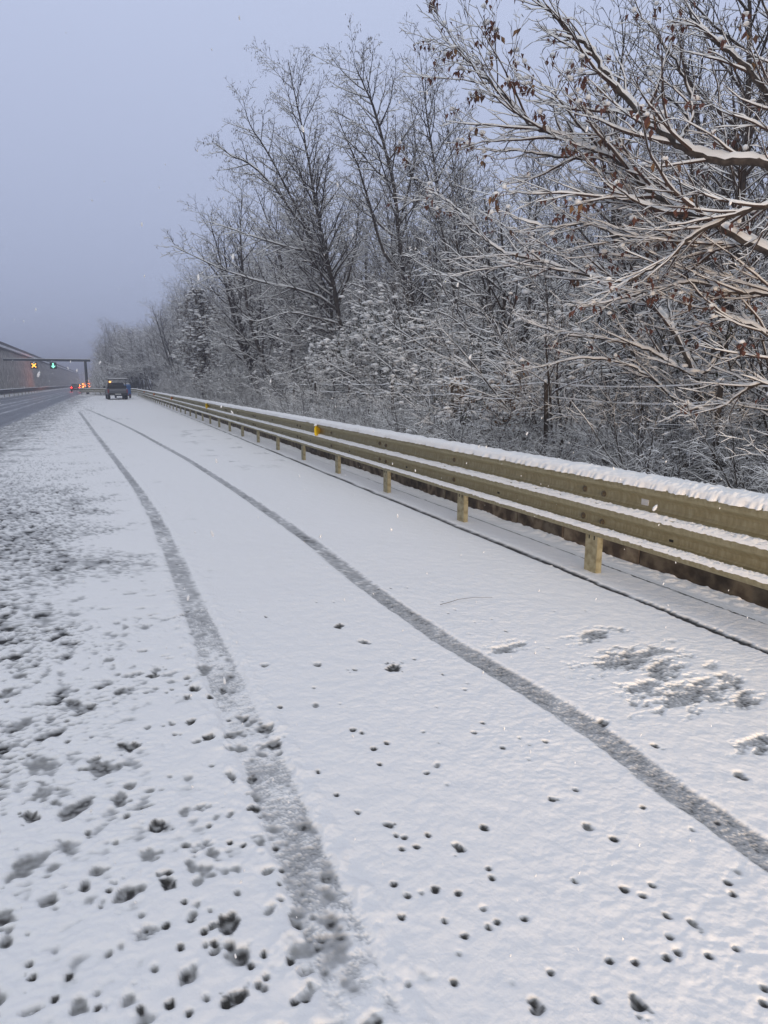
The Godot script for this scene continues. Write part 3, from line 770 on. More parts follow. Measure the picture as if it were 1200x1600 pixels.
func build_guardrail() -> void:
	var g := thing("guardrail", "long three-wave steel guardrail with a thick snow cap and yellow reflectors, between lay-by and wood", "guardrail", Vector3(RAIL_X, 0, 0))
	var prof := beam_profile()
	var section := sweep(PackedVector3Array([Vector3(0, 0, 2.41), Vector3(0, 0, -2.41)]), prof).mesh()
	var bent := PackedVector3Array([Vector3(0, 0, -92.25), Vector3(-0.35, 0, -94.3), Vector3(-1.6, 0, -96.2), Vector3(-3.6, 0, -98.0), Vector3(-6.2, 0, -100.2), Vector3(-6.9, 0, -102.2), Vector3(-7.1, 0, -105.0), Vector3(-7.1, 0, -140.0), Vector3(-7.1, 0, -190.0)])
	var z := 6.75
	var lap := 0
	while z > -92.0:
		part("rail_beam", section, M.galvanised_steel, g).position = Vector3(0.0045 if lap % 2 else 0.0, 0, z - 2.25)
		lap += 1
		z -= 4.5
	part("rail_beam", sweep(bent, prof), M.galvanised_steel, g)
	var post := channel_post().mesh()
	var slots := buf()
	slots.box(Vector3(-0.002, 0.285, -0.006), Vector3(0.004, 0.318, 0.006))
	var slot_mesh := slots.mesh()
	var bolt := buf()
	bolt.tube(PackedVector3Array([Vector3(0.004, 0, 0), Vector3(-0.006, 0, 0), Vector3(-0.0062, 0, 0)]), PackedFloat32Array([0.026, 0.026, 0.0]), 12)
	bolt.tube(PackedVector3Array([Vector3(-0.006, 0, 0), Vector3(-0.018, 0, 0), Vector3(-0.0182, 0, 0)]), PackedFloat32Array([0.013, 0.012, 0.0]), 6)
	bolt.facet()
	var bolt_mesh := bolt.mesh()
	var hole := buf()
	hole.box(Vector3(-0.003, -0.009, -0.02), Vector3(0.004, 0.009, 0.02), 0.003)
	var hole_mesh := hole.mesh()
	var spacer := buf()
	spacer.box(Vector3(0.09, 0.47, -0.05), Vector3(0.158, 0.73, 0.05), 0.004)
	var spacer_mesh := spacer.mesh()
	z = -4.37 + 2.25 * 4
	var k := 0
	while z > -92.0:
		var p := part("post", post, M.post_steel, g)
		p.position = Vector3(0.16, 0.0, z)
		p.rotation.y = rng.randf_range(-0.03, 0.03)
		if z > -30.0:
			part("bolt_slot", slot_mesh, M.slot_shadow, p).position.z = -0.028
			part("bolt_slot", slot_mesh, M.slot_shadow, p).position.z = 0.034
		if z > -40.0:
			part("spacer_block", spacer_mesh, M.bolt_steel, g).position.z = z
			for y in [0.71, 0.487]:
				part("bolt_head", bolt_mesh, M.bolt_steel, g).position = Vector3(0.082, y, z - 0.02)
			part("bolt_hole", hole_mesh, M.slot_shadow, g).position = Vector3(0.082, 0.478, z + 0.92)
			if k % 2 == 0:
				for y in [0.70, 0.475]:
					part("bolt_head", bolt_mesh, M.bolt_steel, g).position = Vector3(0.082, y, z + 0.21)
		z -= 2.25
		k += 1
	for q in [[-1.2, -95.3], [-3.0, -97.4], [-5.0, -99.2], [-6.75, -102.0]]:
		part("post", post, M.post_steel, g).position = Vector3(q[0] + 0.12, 0.0, q[1] - 0.12)
	# reflectors in the upper hollow of the beam
	var refl := buf()
	refl.box(Vector3(-0.016, -0.05, -0.045), Vector3(0.0, 0.05, 0.045), 0.006)
	refl.box(Vector3(-0.03, -0.04, -0.035), Vector3(-0.016, 0.03, 0.035), 0.005)
	var rm := refl.mesh()
	k = 0
	for rz in [-11.75, -26.2, -41.0, -56.5, -71.5]:
		var r := part("reflector", rm, M.yellow_reflector if k < 2 else M.orange_reflector, g)
		r.position = Vector3(0.03, 0.715, rz)
		r.rotation.y = -0.75
		r.scale = Vector3(1.6, 1.9, 2.3)
		var rs := buf()
		for q in 5:
			rs.clump(Vector3(-0.012 + rng.randf_range(-0.01, 0.01), 0.05, rng.randf_range(-0.04, 0.04)), 0.02, 0.012)
		part("snow_crumb", rs, M.snow, r)
		k += 1
	var st := buf()
	st.box(Vector3(-0.002, -0.028, -0.035), Vector3(0.003, 0.028, 0.035))
	part("sticker", st, M.grey_sticker, g).position = Vector3(0.081, 0.70, -3.72)
	# snow lying along the beam
	var path := PackedVector3Array()
	z = 6.7
	while z > -92.25:
		path.append(Vector3(0, 0, z))
		z -= clampf((z - 1.0) * (z - 1.0) * 0.0007, 0.012, 0.5)
	path.append_array(bent)
	part("snow_cap", snow_ledge(path, Vector2(0.006, 0.842), Vector2(-0.165, 0.858), 0.056, 0.3, 1.0), M.snow, g)
	part("snow_ledge", snow_ledge(path, Vector2(0.003, 0.611), Vector2(-0.034, 0.643), 0.016, 0.95, 0.3), M.snow, g)
	part("snow_ledge", snow_ledge(path, Vector2(0.002, 0.413), Vector2(-0.034, 0.439), 0.014, 0.95, 0.3), M.snow, g)

	# the low wall behind the posts, panel by panel
	var w := thing("retaining_kerb_wall", "low dark stained wall of upright panels behind the guardrail posts", "wall", Vector3(WALL_X, 0, 0))
	z = 6.0
	k = 0
	while z > -92.0:
		var wide := rng.randf_range(0.5, 1.5) if z > -40.0 else 4.0
		var pb := buf()
		var dx := rng.randf_range(0.0, 0.016)
		pb.box(Vector3(dx, -0.25, -wide + 0.004), Vector3(0.12, 0.52 + rng.randf_range(-0.004, 0.004), -0.004), 0.006)
		part("wall_panel", pb, M["stained_panel_%d" % (rng.randi() % 3)], w).position.z = z
		z -= wide
		k += 1
	var wp := PackedVector3Array()
	z = 6.0
	while z > -92.0:
		wp.append(Vector3(0, 0, z))
		z -= clampf(absf(z) * 0.012, 0.04, 0.6)
	part("snow_cap", snow_ledge(wp, Vector2(0.0, 0.522), Vector2(-0.24, 0.5), 0.09, 0.3, 0.6), M.snow, w)

	# the central barrier on the far side of the carriageway
	var mg := thing("median_guardrail", "dark guardrail line at the foot of the retaining wall, across the carriageway", "guardrail", Vector3(-10.7, 0, 0))
	var mpath := PackedVector3Array([Vector3(0, 0, -300), Vector3(0, 0, -150), Vector3(0, 0, -60), Vector3(0, 0, 24)])
	part("rail_beam", sweep(mpath, prof), M.gantry_steel, mg)
	part("snow_cap", snow_ledge(mpath, Vector2(0.006, 0.842), Vector2(-0.165, 0.858), 0.06, 0.2, 1.0), M.snow, mg)
	for q in 34:
		part("post", post, M.post_steel, mg).position = Vector3(-0.2, 0, 10.0 - q * 4.5)

func build_retaining_wall() -> void:
	var w := thing("retaining_wall", "tall grey-brown retaining wall with a dark parapet along the far left of the motorway", "wall", Vector3(-13.2, 0, 0))
	var b := buf()
	var zs := grid_lines(30.0, -420.0, func(z): return 3.0)
	var ys := [0.0, 0.8, 1.6, 2.4, 3.2, 4.0, 4.8, 5.6, 6.4]
	for z in zs:
		for y in ys:
			var lump := 0.5 * n_a.get_noise_3d(z * 0.3, y * 0.6, 0.0) + 0.25 * n_b.get_noise_3d(z * 0.06, y * 0.12, 5.0)
			b.v.append(Vector3(-y * 0.06 + lump * 0.5, y, z))
			b.n.append(Vector3(1, 0.15, n_b.get_noise_2d(z, y) * 0.5).normalized())
	for j in zs.size() - 1:
		for i in ys.size() - 1:
			var k := j * ys.size() + i
			b.f.append_array([k, k + 1, k + ys.size(), k + 1, k + ys.size() + 1, k + ys.size()])
	b.box(Vector3(-2.0, -0.2, -420), Vector3(-0.75, 6.4, 30))
	part("wall_face", b, M.retaining_stone, w)
	b = buf()
	b.box(Vector3(-2.2, 6.4, -420), Vector3(-0.1, 6.6, 30), 0.03)
	part("ledge", b, M.coping_concrete, w)
	b = buf()
	b.box(Vector3(-2.3, 6.95, -420), Vector3(-0.6, 7.6, 30), 0.05)
	part("parapet", b, M.coping_concrete, w)
	b = buf()
	b.box(Vector3(-2.1, 6.603, -420), Vector3(-0.12, 6.95, 30), 0.02)
	part("snow_ledge", b, M.snow, w)

# ------------------------------------------------------------------ trees
class Growth:
	var trunk: Buf
	var crown: Buf
	var snow: Buf
	var tips: Array[Vector3] = []
	var spots: Array[Vector3] = []

func new_tree() -> Growth:
	var t := Growth.new()
	t.trunk = buf()
	t.crown = buf()
	t.snow = buf()
	return t

func lay(t: Growth, pts: PackedVector3Array, rad: PackedFloat32Array, level: int, p: Dictionary) -> void:
	var sides: int = 8 if rad[0] > 0.035 else (5 if rad[0] > 0.012 else 3)
	(t.trunk if level == 0 else t.crown).tube(pts, rad, sides, 0.1 if level == 0 else 0.0)
	t.snow.snow(pts, rad, p.snow * clampf(0.5 + rad[0] * 22.0, 0.6, 1.45), p.get("fine", false) and rad[0] > 0.01)

func grow(t: Growth, from: Vector3, dir: Vector3, length: float, r0: float, level: int, p: Dictionary) -> void:
	var segs: int = clampi(int(length / p.seg[mini(level, 3)]), 2, 14)
	var pts := PackedVector3Array([from])
	var rad := PackedFloat32Array([r0])
	var d := dir.normalized()
	var step := length / segs
	var wob: float = p.wob[mini(level, 3)]
	var lift: float = p.lift[mini(level, 3)]
	for i in segs:
		d = (d + Vector3(rng.randfn(0, wob), rng.randfn(0, wob * 0.7), rng.randfn(0, wob)) + UP * lift * (1.0 - 0.5 * i / segs)).normalized()
		pts.append(pts[-1] + d * step)
		rad.append(maxf(r0 * pow(1.0 - float(i + 1) / (segs + 0.4), 0.8), p.get("rmin", 0.0022) * 0.7))
	lay(t, pts, rad, level, p)
	children(t, pts, rad, length, level, p)

func children(t: Growth, pts: PackedVector3Array, rad: PackedFloat32Array, length: float, level: int, p: Dictionary, first := 0.2) -> void:
	if level >= p.levels:
		t.tips.append(pts[-1])
		if rng.randf() < 0.5:
			t.spots.append(pts[pts.size() / 2])
		return
	var count := int(ceil(length * p.kids[mini(level, 3)] * rng.randf_range(0.8, 1.2)))
	var turn := rng.randf() * TAU
	for k in count:
		var s := lerpf(first if level > 0 else maxf(first, p.get("bare", 0.2)), 0.98, (k + rng.randf()) / count)
		var x := s * (pts.size() - 1)
		var i := mini(int(x), pts.size() - 2)
		var at := pts[i].lerp(pts[i + 1], x - i)
		var tan := (pts[i + 1] - pts[i]).normalized()
		turn += 2.4 + rng.randf_range(-0.5, 0.5)
		var side := tan.cross(UP if absf(tan.y) < 0.9 else Vector3.RIGHT).normalized()
		var up := side.cross(tan)
		var off: Vector3 = side * cos(turn) + up * sin(turn) * p.get("fan", 1.0)
		var ang: float = p.angle[mini(level, 3)] * rng.randf_range(0.75, 1.25)
		var dir: Vector3 = tan * cos(ang) + off * sin(ang)
		if p.has("lean"):
			dir += p.lean * (1.0 - 0.25 * level)
		var r := lerpf(rad[i], rad[i + 1], x - i)
		var len_: float = length * p.ratio[mini(level, 3)] * (1.05 - p.get("tip", 0.6) * s) * rng.randf_range(0.6, 1.25)
		grow(t, at, dir, maxf(len_, 0.12), clampf(r * 0.62, p.get("rmin", 0.0022), 0.006 + 0.011 * len_), level + 1, p)

func finish(t: Growth, root: Node3D, wood := "twig") -> void:
	if t.trunk.v.size():
		part("trunk", t.trunk, M.bark, root)
	part("crown", t.crown, M[wood], root)
	part("snow_load", t.snow, M.snow, root)

func smooth_line(src: Array, per: int) -> PackedVector3Array:
	var out := PackedVector3Array()
	for i in src.size() - 1:
		var a: Vector3 = src[maxi(i - 1, 0)]
		var b: Vector3 = src[i]
		var c: Vector3 = src[i + 1]
		var d: Vector3 = src[mini(i + 2, src.size() - 1)]
		for k in per:
			out.append(b.cubic_interpolate(c, a, d, float(k) / per) + Vector3(rng.randfn(0, 0.006), rng.randfn(0, 0.006), rng.randfn(0, 0.01)))
	out.append(src[-1])
	return out

func limb_tree(t: Growth, limbs: Array, base: Vector3, radii: Array, p: Dictionary) -> void:
	for k in limbs.size():
		var shifted: Array = limbs[k].map(func(q): return (q - base) * Vector3(1, p.get("squash", 1.0), 1))
		var pts := smooth_line(shifted, p.get("per", 3))
		var rad := PackedFloat32Array()
		var long := 0.0
		for i in pts.size():
			var s := float(i) / (pts.size() - 1)
			rad.append(maxf(radii[k] * pow(1.0 - s * 0.97, 0.75), 0.003) if k > 0 or not p.get("pole", false) else radii[k] * (1.0 - 0.3 * s))
			if i > 0:
				long += pts[i].distance_to(pts[i - 1])
		lay(t, pts, rad, 0, p)
		if k > 0 or not p.get("pole", false):
			children(t, pts, rad, long, 0, p, p.get("first", 0.12))

func hang_leaves(t: Growth, root: Node3D, single: int, joined: int, mats: Array, size: float) -> void:
	var forms := []
	for k in 3:
		var b := buf()
		b.leaf(Vector3.ZERO, Vector3(0.25, -0.9, 0.2 * k - 0.2).normalized(), size * (0.9 + 0.15 * k), size * 0.62)
		forms.append(b.mesh())
	var rest := buf()
	var spots: Array[Vector3] = t.spots
	if spots.is_empty():
		return
	var made := 0
	var left := joined
	while made < single or left > 0:
		var at: Vector3 = spots[rng.randi() % spots.size()]
		var n := rng.randi_range(2, 5)
		for q in n:
			var p := at + Vector3(rng.randfn(0, 0.05), rng.randfn(-0.02, 0.03), rng.randfn(0, 0.05))
			if made < single:
				var o := part("leaf", forms[rng.randi() % 3], M[mats[rng.randi() % mats.size()]], root)
				o.position = p
				o.rotation = Vector3(rng.randf_range(-0.5, 0.5), rng.randf() * TAU, rng.randf_range(-0.5, 0.5))
				made += 1
			elif left > 0:
				rest.leaf(p, Vector3(rng.randfn(0, 0.5), -0.8, rng.randfn(0, 0.5)).normalized(), size * rng.randf_range(0.6, 1.1), size * 0.55)
				left -= 1
		if rng.randf() < 0.8:
			t.snow.clump(at + Vector3(0, 0.015, 0), size * rng.randf_range(0.3, 0.6), size * rng.randf_range(0.25, 0.5), 7)
	if rest.v.size():
		part("dry_foliage", rest, M[mats[0]], root, "stuff")

func seed_tufts(t: Growth, root: Node3D, share: float, high: float, wood := "dry_leaf") -> void:
	var b := buf()
	for at in t.tips:
		if at.y < high or rng.randf() > share:
			continue
		for k in rng.randi_range(3, 7):
			b.leaf(at + Vector3(rng.randfn(0, 0.06), rng.randfn(-0.02, 0.06), rng.randfn(0, 0.06)), Vector3(rng.randfn(0, 0.3), -1, rng.randfn(0, 0.3)).normalized(), rng.randf_range(0.05, 0.1), 0.022)
	if b.v.size():
		part("seed_tuft", b, M[wood], root, "stuff")

func leafy(t: Growth, root: Node3D, shape: Callable, leaves: int, clumps: int, size: float, wood := "evergreen_leaf") -> void:
	var b := buf()
	for k in leaves:
		var at: Vector3 = shape.call()
		b.leaf(at, Vector3(rng.randfn(0, 1), rng.randfn(-0.5, 0.5), rng.randfn(0, 1)).normalized(), size * rng.randf_range(0.7, 1.3), size * 0.5)
	part("foliage", b, M[wood], root, "stuff")
	for k in clumps:
		var at: Vector3 = shape.call()
		var s := size * rng.randf_range(0.45, 1.15)
		t.snow.clump(at, s, s * rng.randf_range(0.35, 0.6), 6)

func build_wood() -> void:
	var down := Vector3(0, -0.35, 0)
	# --- the two near trees whose limbs fill the upper right
	var base := Vector3(LIMBS_A[0][0].x, land(LIMBS_A[0][0].x, LIMBS_A[0][0].z), LIMBS_A[0][0].z)
	var p := {"snow": 0.0145, "rmin": 0.0034, "fine": true, "levels": 3, "per": 6, "pole": true, "bare": 0.12, "seg": [0.2, 0.1, 0.08, 0.07], "wob": [0.08, 0.1, 0.13, 0.15], "lift": [0.015, 0.02, 0.035, 0.03], "kids": [5.0, 6.4, 5.0, 4], "angle": [0.62, 0.62, 0.65, 0.7], "ratio": [0.27, 0.42, 0.4, 0.4], "fan": 0.75, "lean": Vector3(-0.12, 0.02, -0.1)}
	var t := new_tree()
	limb_tree(t, LIMBS_A, base, [0.065, 0.038, 0.027, 0.03, 0.018, 0.022], p)
	var o := thing("near_hornbeam", "slim dark forked tree just behind the guardrail, long limb reaching left, few rust leaves", "tree", base)
	hang_leaves(t, o, 60, 120, ["rust_leaf", "brown_leaf", "rust_leaf"], 0.085)
	finish(t, o, "reddish_twig")
	base = Vector3(LIMBS_B[0][0].x, land(LIMBS_B[0][0].x, LIMBS_B[0][0].z), LIMBS_B[0][0].z)
	t = new_tree()
	limb_tree(t, LIMBS_B, base, [0.13, 0.05, 0.044, 0.02, 0.022, 0.034, 0.03, 0.03, 0.038, 0.032, 0.022, 0.028, 0.022], p)
	o = thing("near_oak", "spreading tree on the right edge, thick snow-lined limbs sweeping across the sky, rust-brown dead leaves", "tree", base)
	hang_leaves(t, o, 240, 760, ["rust_leaf", "brown_leaf", "rust_leaf", "ochre_leaf"], 0.08)
	finish(t, o, "reddish_twig")

	# --- three tall trees that make the skyline
	p = {"snow": 0.02, "squash": 0.95, "tip": 0.68, "rmin": 0.0055, "levels": 3, "per": 3, "bare": 0.1, "first": 0.3, "seg": [0.5, 0.35, 0.3, 0.3], "wob": [0.06, 0.12, 0.16, 0.2], "lift": [0.1, 0.07, 0.05, 0.0], "kids": [4.2, 6.0, 5.5, 3], "angle": [0.8, 0.75, 0.7, 0.7], "ratio": [0.3, 0.42, 0.42, 0.4]}
	var k := 0
	for q in [[STEMS_1, [0.11, 0.06, 0.055, 0.05, 0.05, 0.042, 0.035, 0.05], "tall ash leaning left, its highest tip the tallest point of the wood's left skyline"], [STEMS_2, [0.1, 0.055, 0.05, 0.04, 0.042], "tall straight ash right of the leaning one, two thin tops above the wood"], [STEMS_3, [0.095, 0.05, 0.045], "slim tall tree with a narrow tufted top, behind the fence at mid-wood"]]:
		var b0: Vector3 = q[0][0][0]
		b0.y = land(b0.x, b0.z) - 0.1
		t = new_tree()
		limb_tree(t, q[0], b0, q[1], p)
		o = thing("tall_ash", q[2], "tree", b0)
		seed_tufts(t, o, 0.22, 7.0)
		finish(t, o)
		k += 1

	# --- patterns for the wood behind
	var makers: Array[Node3D] = []
	for s in 4:
		t = new_tree()
		var low := s >= 2      # the low ones branch densely from near the ground
		var pp := {"snow": 0.023 if low else 0.016, "rmin": 0.0062 if low else 0.007, "levels": 3, "bare": 0.06 if low else 0.14, "seg": [0.7, 0.4, 0.3, 0.25], "wob": [0.05, 0.12, 0.16, 0.2], "lift": [0.05, 0.05 if low else 0.08, 0.02, 0.0], "kids": [4.6 if low else 3.2, 4.2, 4.2, 3], "angle": [0.95 if low else 0.75, 0.8, 0.75, 0.7], "ratio": [0.42 if low else 0.32, 0.42, 0.42, 0.4], "lean": Vector3(-0.12, 0, 0)}
		for st in [2, 3, 2, 3][s]:
			grow(t, Vector3(rng.randfn(0, 0.3), -0.2, rng.randfn(0, 0.3)), Vector3(rng.randf_range(-0.3, 0.08), 1, rng.randfn(0, 0.14)), rng.randf_range(9.5, 11.5) * (0.62 if low else 1.0), 0.12 if not low else 0.08, 0, pp)
		o = thing("bare_tree", "x", "tree")
		seed_tufts(t, o, 0.1, 4.0)
		finish(t, o)
		makers.append(o)
	var bushes: Array[Node3D] = []
	for s in 4:
		t = new_tree()
		var pp := {"snow": 0.015, "rmin": 0.0045, "levels": 2, "bare": 0.15, "seg": [0.3, 0.2, 0.15, 0.1], "wob": [0.12, 0.16, 0.2, 0.2], "lift": [-0.02, -0.03, -0.03, 0.0], "kids": [7.0, 8.5, 4.0, 3], "angle": [0.7, 0.8, 0.7, 0.7], "ratio": [0.36, 0.42, 0.4, 0.4], "lean": Vector3(-0.1, 0, 0)}
		for st in [9, 7, 11, 8][s]:
			var a := rng.randf() * TAU
			var out := rng.randf_range(0.2, 0.9)
			grow(t, Vector3(cos(a) * 0.25, -0.1, sin(a) * 0.25), Vector3(cos(a) * out, 1.0, sin(a) * out), rng.randf_range(2.0, 3.6), 0.022, 0, pp)
		o = thing("snowy_shrub", "x", "shrub")
		if s >= 2:
			leafy(t, o, func(): return t.spots[rng.randi() % t.spots.size()] + Vector3(rng.randfn(0, 0.06), rng.randfn(0, 0.05), rng.randfn(0, 0.06)), 500, 160, 0.075, "evergreen_leaf" if s == 2 else "dry_leaf")
		finish(t, o, "twig")
		bushes.append(o)
	# --- set them out
	var r := RandomNumberGenerator.new()
	r.seed = 4242
	var first := {}
	var put := func(proto: Node3D, x: float, z: float, size: float, label: String, group: String) -> void:
		if z < -7.0 and x < -0.8 * z and makers.has(proto):
			size = minf(size, (0.34 * sqrt(x * x + z * z) + 1.2) / (12.0 if proto == makers[0] or proto == makers[1] else 7.5))
		var at := Vector3(x, land(x, z) - 0.05, z)
		if not first.has(proto):
			first[proto] = true
			proto.position = at
			proto.rotation.y = r.randf_range(-0.5, 0.5)
			proto.scale = Vector3.ONE * size
			proto.set_meta("label", label)
			proto.set_meta("group", group)
		else:
			copy(proto, at, r.randf_range(-0.6, 0.6) + (PI if r.randf() < 0.12 else 0.0), size, label, group)
	for i in 30:
		var z := 1.0 - i * 3.15 + r.randf_range(-1, 1)
		put.call(makers[2 + i % 2] if i % 3 else makers[i % 2], r.randf_range(8.6, 11.5), z, r.randf_range(0.75, 1.05), "bare snow-lined tree in the front ranks of the wood behind the fence", "trees in the front ranks of the wood")
	for i in 26:
		var z := -27.0 - i * 2.7 + r.randf_range(-0.8, 0.8)
		put.call(makers[i % 2] if i % 3 else makers[2 + i / 3 % 2], r.randf_range(7.2, 9.6) + (2.6 if absf(z + 46.0) < 7.0 else 0.0), z, r.randf_range(0.85, 1.05) if i % 3 else r.randf_range(1.25, 1.5), "tall bare snowy tree at the wood's far edge, left of the leaning ash", "tall trees along the far edge of the wood")
	for i in 60:
		var z := 3.0 - i * 1.65 + r.randf_range(-1, 1)
		put.call(makers[i % 4], r.randf_range(13.0, 21.0), z, r.randf_range(0.8, 1.1), "bare snow-lined tree deep inside the wood, seen through the front ranks", "trees deep inside the wood")
	for i in 44:
		var z := -3.0 - i * 2.1 + r.randf_range(-1, 1)
		put.call(makers[(i + 1) % 4], r.randf_range(21.0, 32.0), z, r.randf_range(0.9, 1.15), "bare snowy tree at the very back of the wood", "trees at the back of the wood")
	for i in 60:
		var z := -104.0 - i * 1.7 + r.randf_range(-1, 1)
		put.call(makers[2 + i % 2] if i % 4 else makers[i / 4 % 2], lerpf(0.4, 14.0, pow(r.randf(), 1.5)), z, r.randf_range(0.95, 1.5) if i % 4 else r.randf_range(0.7, 1.0), "hazy grey tree beyond the bend of the guardrail, right of the gantry", "hazy trees beyond the end of the lay-by")
	for i in 18:
		var z := -96.0 - i * 1.3 + r.randf_range(-0.8, 0.8)
		put.call(makers[2 + i % 2] if i % 3 else makers[i / 3 % 2], r.randf_range(4.2, 9.5) - i * 0.12, z, r.randf_range(1.15, 1.4) if i % 3 else r.randf_range(0.75, 0.9), "frosted tree where the guardrail bends, above the parked pick-up truck", "frosted trees at the bend of the guardrail")
	for i in 64:
		var z := 2.5 - i * 1.5 + r.randf_range(-0.6, 0.6)
		put.call(bushes[i % 4], r.randf_range(6.4, 8.4), z, r.randf_range(0.75, 1.15), "twiggy shrub bowed under snow right behind the wire fence", "shrubs along the wire fence")
	for i in 40:
		var z := 1.0 - i * 0.95 + r.randf_range(-0.4, 0.4)
		put.call(bushes[i % 2], r.randf_range(5.2, 6.1), z, r.randf_range(0.32, 0.55), "low bare twiggy shrub on the roadside of the wire fence", "low shrubs in front of the wire fence")
	for i in 60:
		var z := 2.0 - i * 1.6 + r.randf_range(-0.6, 0.6)
		put.call(bushes[(i + 2) % 4], r.randf_range(8.8, 12.5), z, r.randf_range(1.1, 1.7), "tall twiggy shrub full of snow under the trees of the wood", "undergrowth shrubs under the trees")
	for i in 30:
		var z := -100.0 - i * 2.8 + r.randf_range(-0.6, 0.6)
		put.call(bushes[(i + 1) % 4], r.randf_range(-1.8, 3.0), z, r.randf_range(0.9, 1.6), "hazy snowy shrub beyond the bend of the guardrail", "hazy shrubs beyond the end of the lay-by")

	# --- the ivy-clad tree, and leafy evergreen mounds
	t = new_tree()
	var ip := {"snow": 0.03, "levels": 2, "bare": 0.25, "seg": [0.6, 0.3, 0.2, 0.2], "wob": [0.04, 0.12, 0.2, 0.2], "lift": [0.1, 0.02, 0, 0], "kids": [2.6, 3.0, 3, 3], "angle": [0.9, 0.8, 0.7, 0.7], "ratio": [0.14, 0.4, 0.4, 0.4]}
	grow(t, Vector3.ZERO, UP, 7.4, 0.16, 0, ip)
	o = thing("ivy_clad_tree", "narrow brown tree thickly clad in snow-clotted ivy, halfway along the wood's edge", "tree", Vector3(5.9, land(5.9, -46.0), -46.0))
	leafy(t, o, func():
		var y := rng.randf_range(1.2, 7.2)
		var w := 1.15 * sin(PI * clampf((y - 0.5) / 7.2, 0.0, 1.0)) + 0.1
		var a := rng.randf() * TAU
		var q := w * sqrt(rng.randf()) * (1.0 + 0.55 * sin(y * 2.3 + a * 2.0) + 0.25 * sin(y * 6.0 - a * 3.0))
		return Vector3(cos(a) * q, y, sin(a) * q), 5200, 760, 0.15, "dry_leaf")
	finish(t, o)
	for q in [[8.3, -20.5, 2.2, 3.4, "dense leafy evergreen heaped with snow below the tall straight ash"], [7.6, -23.5, 1.6, 2.6, "leafy evergreen bush with snow pads, left of the heaped one"], [6.75, -12.6, 0.6, 1.45, "broad-leaved bramble with fat snow pads climbing the fence, left of its bare gap"], [6.7, -10.4, 0.7, 1.5, "tan-leaved bramble with white snow pads at the fence, nearest of the three brambles"], [6.8, -15.6, 0.55, 1.3, "small leafy bramble pushing through the far part of the fence"]]:
		t = new_tree()
		var rad: float = q[2]
		var high: float = q[3]
		var bp := {"snow": 0.024, "levels": 2, "bare": 0.2, "seg": [0.3, 0.2, 0.15, 0.1], "wob": [0.15, 0.2, 0.2, 0.2], "lift": [0.0, -0.02, 0, 0], "kids": [4.0, 4.0, 3, 3], "angle": [0.8, 0.8, 0.7, 0.7], "ratio": [0.4, 0.4, 0.4, 0.4]}
		for st in 6:
			var a := rng.randf() * TAU
			grow(t, Vector3.ZERO, Vector3(cos(a) * 0.5, 1, sin(a) * 0.5), high * 0.85, 0.02, 0, bp)
		o = thing("leafy_bush", q[4], "bush", Vector3(q[0], land(q[0], q[1]), q[1]))
		leafy(t, o, func():
			var a := rng.randf() * TAU
			var y := high * rng.randf_range(0.3, 1.0)
			var w := rad * sqrt(rng.randf()) * sqrt(clampf(1.15 - y / high, 0.05, 1.0)) * (0.7 + 0.5 * sin(a * 3.0 + y * 2.0))
			return Vector3(cos(a) * w, y, sin(a) * w), int(rad * 900), int(rad * 190), 0.085 if rad < 1.0 else 0.11, "ochre_leaf" if rad < 1.0 and q[1] > -13.0 else "evergreen_leaf")
		finish(t, o)
	# --- undergrowth: tufts of bent stalks and snow, too many to count
	var wood := buf()
	var white := buf()
	t = new_tree()
	t.crown = wood
	t.trunk = wood
	t.snow = white
	var up := {"snow": 0.012, "rmin": 0.0045, "levels": 1, "bare": 0.2, "seg": [0.18, 0.15, 0.15, 0.1], "wob": [0.2, 0.2, 0.2, 0.2], "lift": [-0.09, -0.05, 0, 0], "kids": [4.5, 4.0, 3, 3], "angle": [0.8, 0.8, 0.7, 0.7], "ratio": [0.45, 0.4, 0.4, 0.4]}
	for st in 14:
		var a := rng.randf() * TAU
		grow(t, Vector3(cos(a), 0, sin(a)) * rng.randf_range(0, 0.3), Vector3(cos(a) * 0.8, 1, sin(a) * 0.8), rng.randf_range(0.6, 1.5), 0.009, 0, up)
	for st in 12:
		white.clump(Vector3(rng.randfn(0, 0.4), rng.randf_range(0.05, 0.6), rng.randfn(0, 0.4)), rng.randf_range(0.03, 0.08), rng.randf_range(0.02, 0.04))
	var both := ArrayMesh.new()
	for q in [[wood, M.twig], [white, M.snow]]:
		var one: ArrayMesh = q[0].mesh()
		both.add_surface_from_arrays(Mesh.PRIMITIVE_TRIANGLES, one.surface_get_arrays(0))
		both.surface_set_material(both.get_surface_count() - 1, q[1])
	var mm := MultiMesh.new()
	mm.transform_format = MultiMesh.TRANSFORM_3D
	mm.mesh = both
	mm.instance_count = 1500
	for i in 1500:
		var z := 3.0 - 95.0 * pow(r.randf(), 1.35)
		var x := 4.9 + 11.0 * pow(r.randf(), 1.25)
		var s := r.randf_range(0.5, 1.25) * (0.55 if x < 6.2 else 1.0)
		mm.set_instance_transform(i, Transform3D(Basis.from_euler(Vector3(0, r.randf() * TAU, 0)).scaled(Vector3(s, s, s)), Vector3(x, land(x, z) - 0.03, z)))
	var mi := MultiMeshInstance3D.new()
	mi.name = "undergrowth"
	mi.multimesh = mm
	add_child(mi, true)
	mi.set_meta("kind", "stuff")
	mi.set_meta("label", "low tangle of bent snowy stalks covering the floor of the wood")
	mi.set_meta("category", "undergrowth")

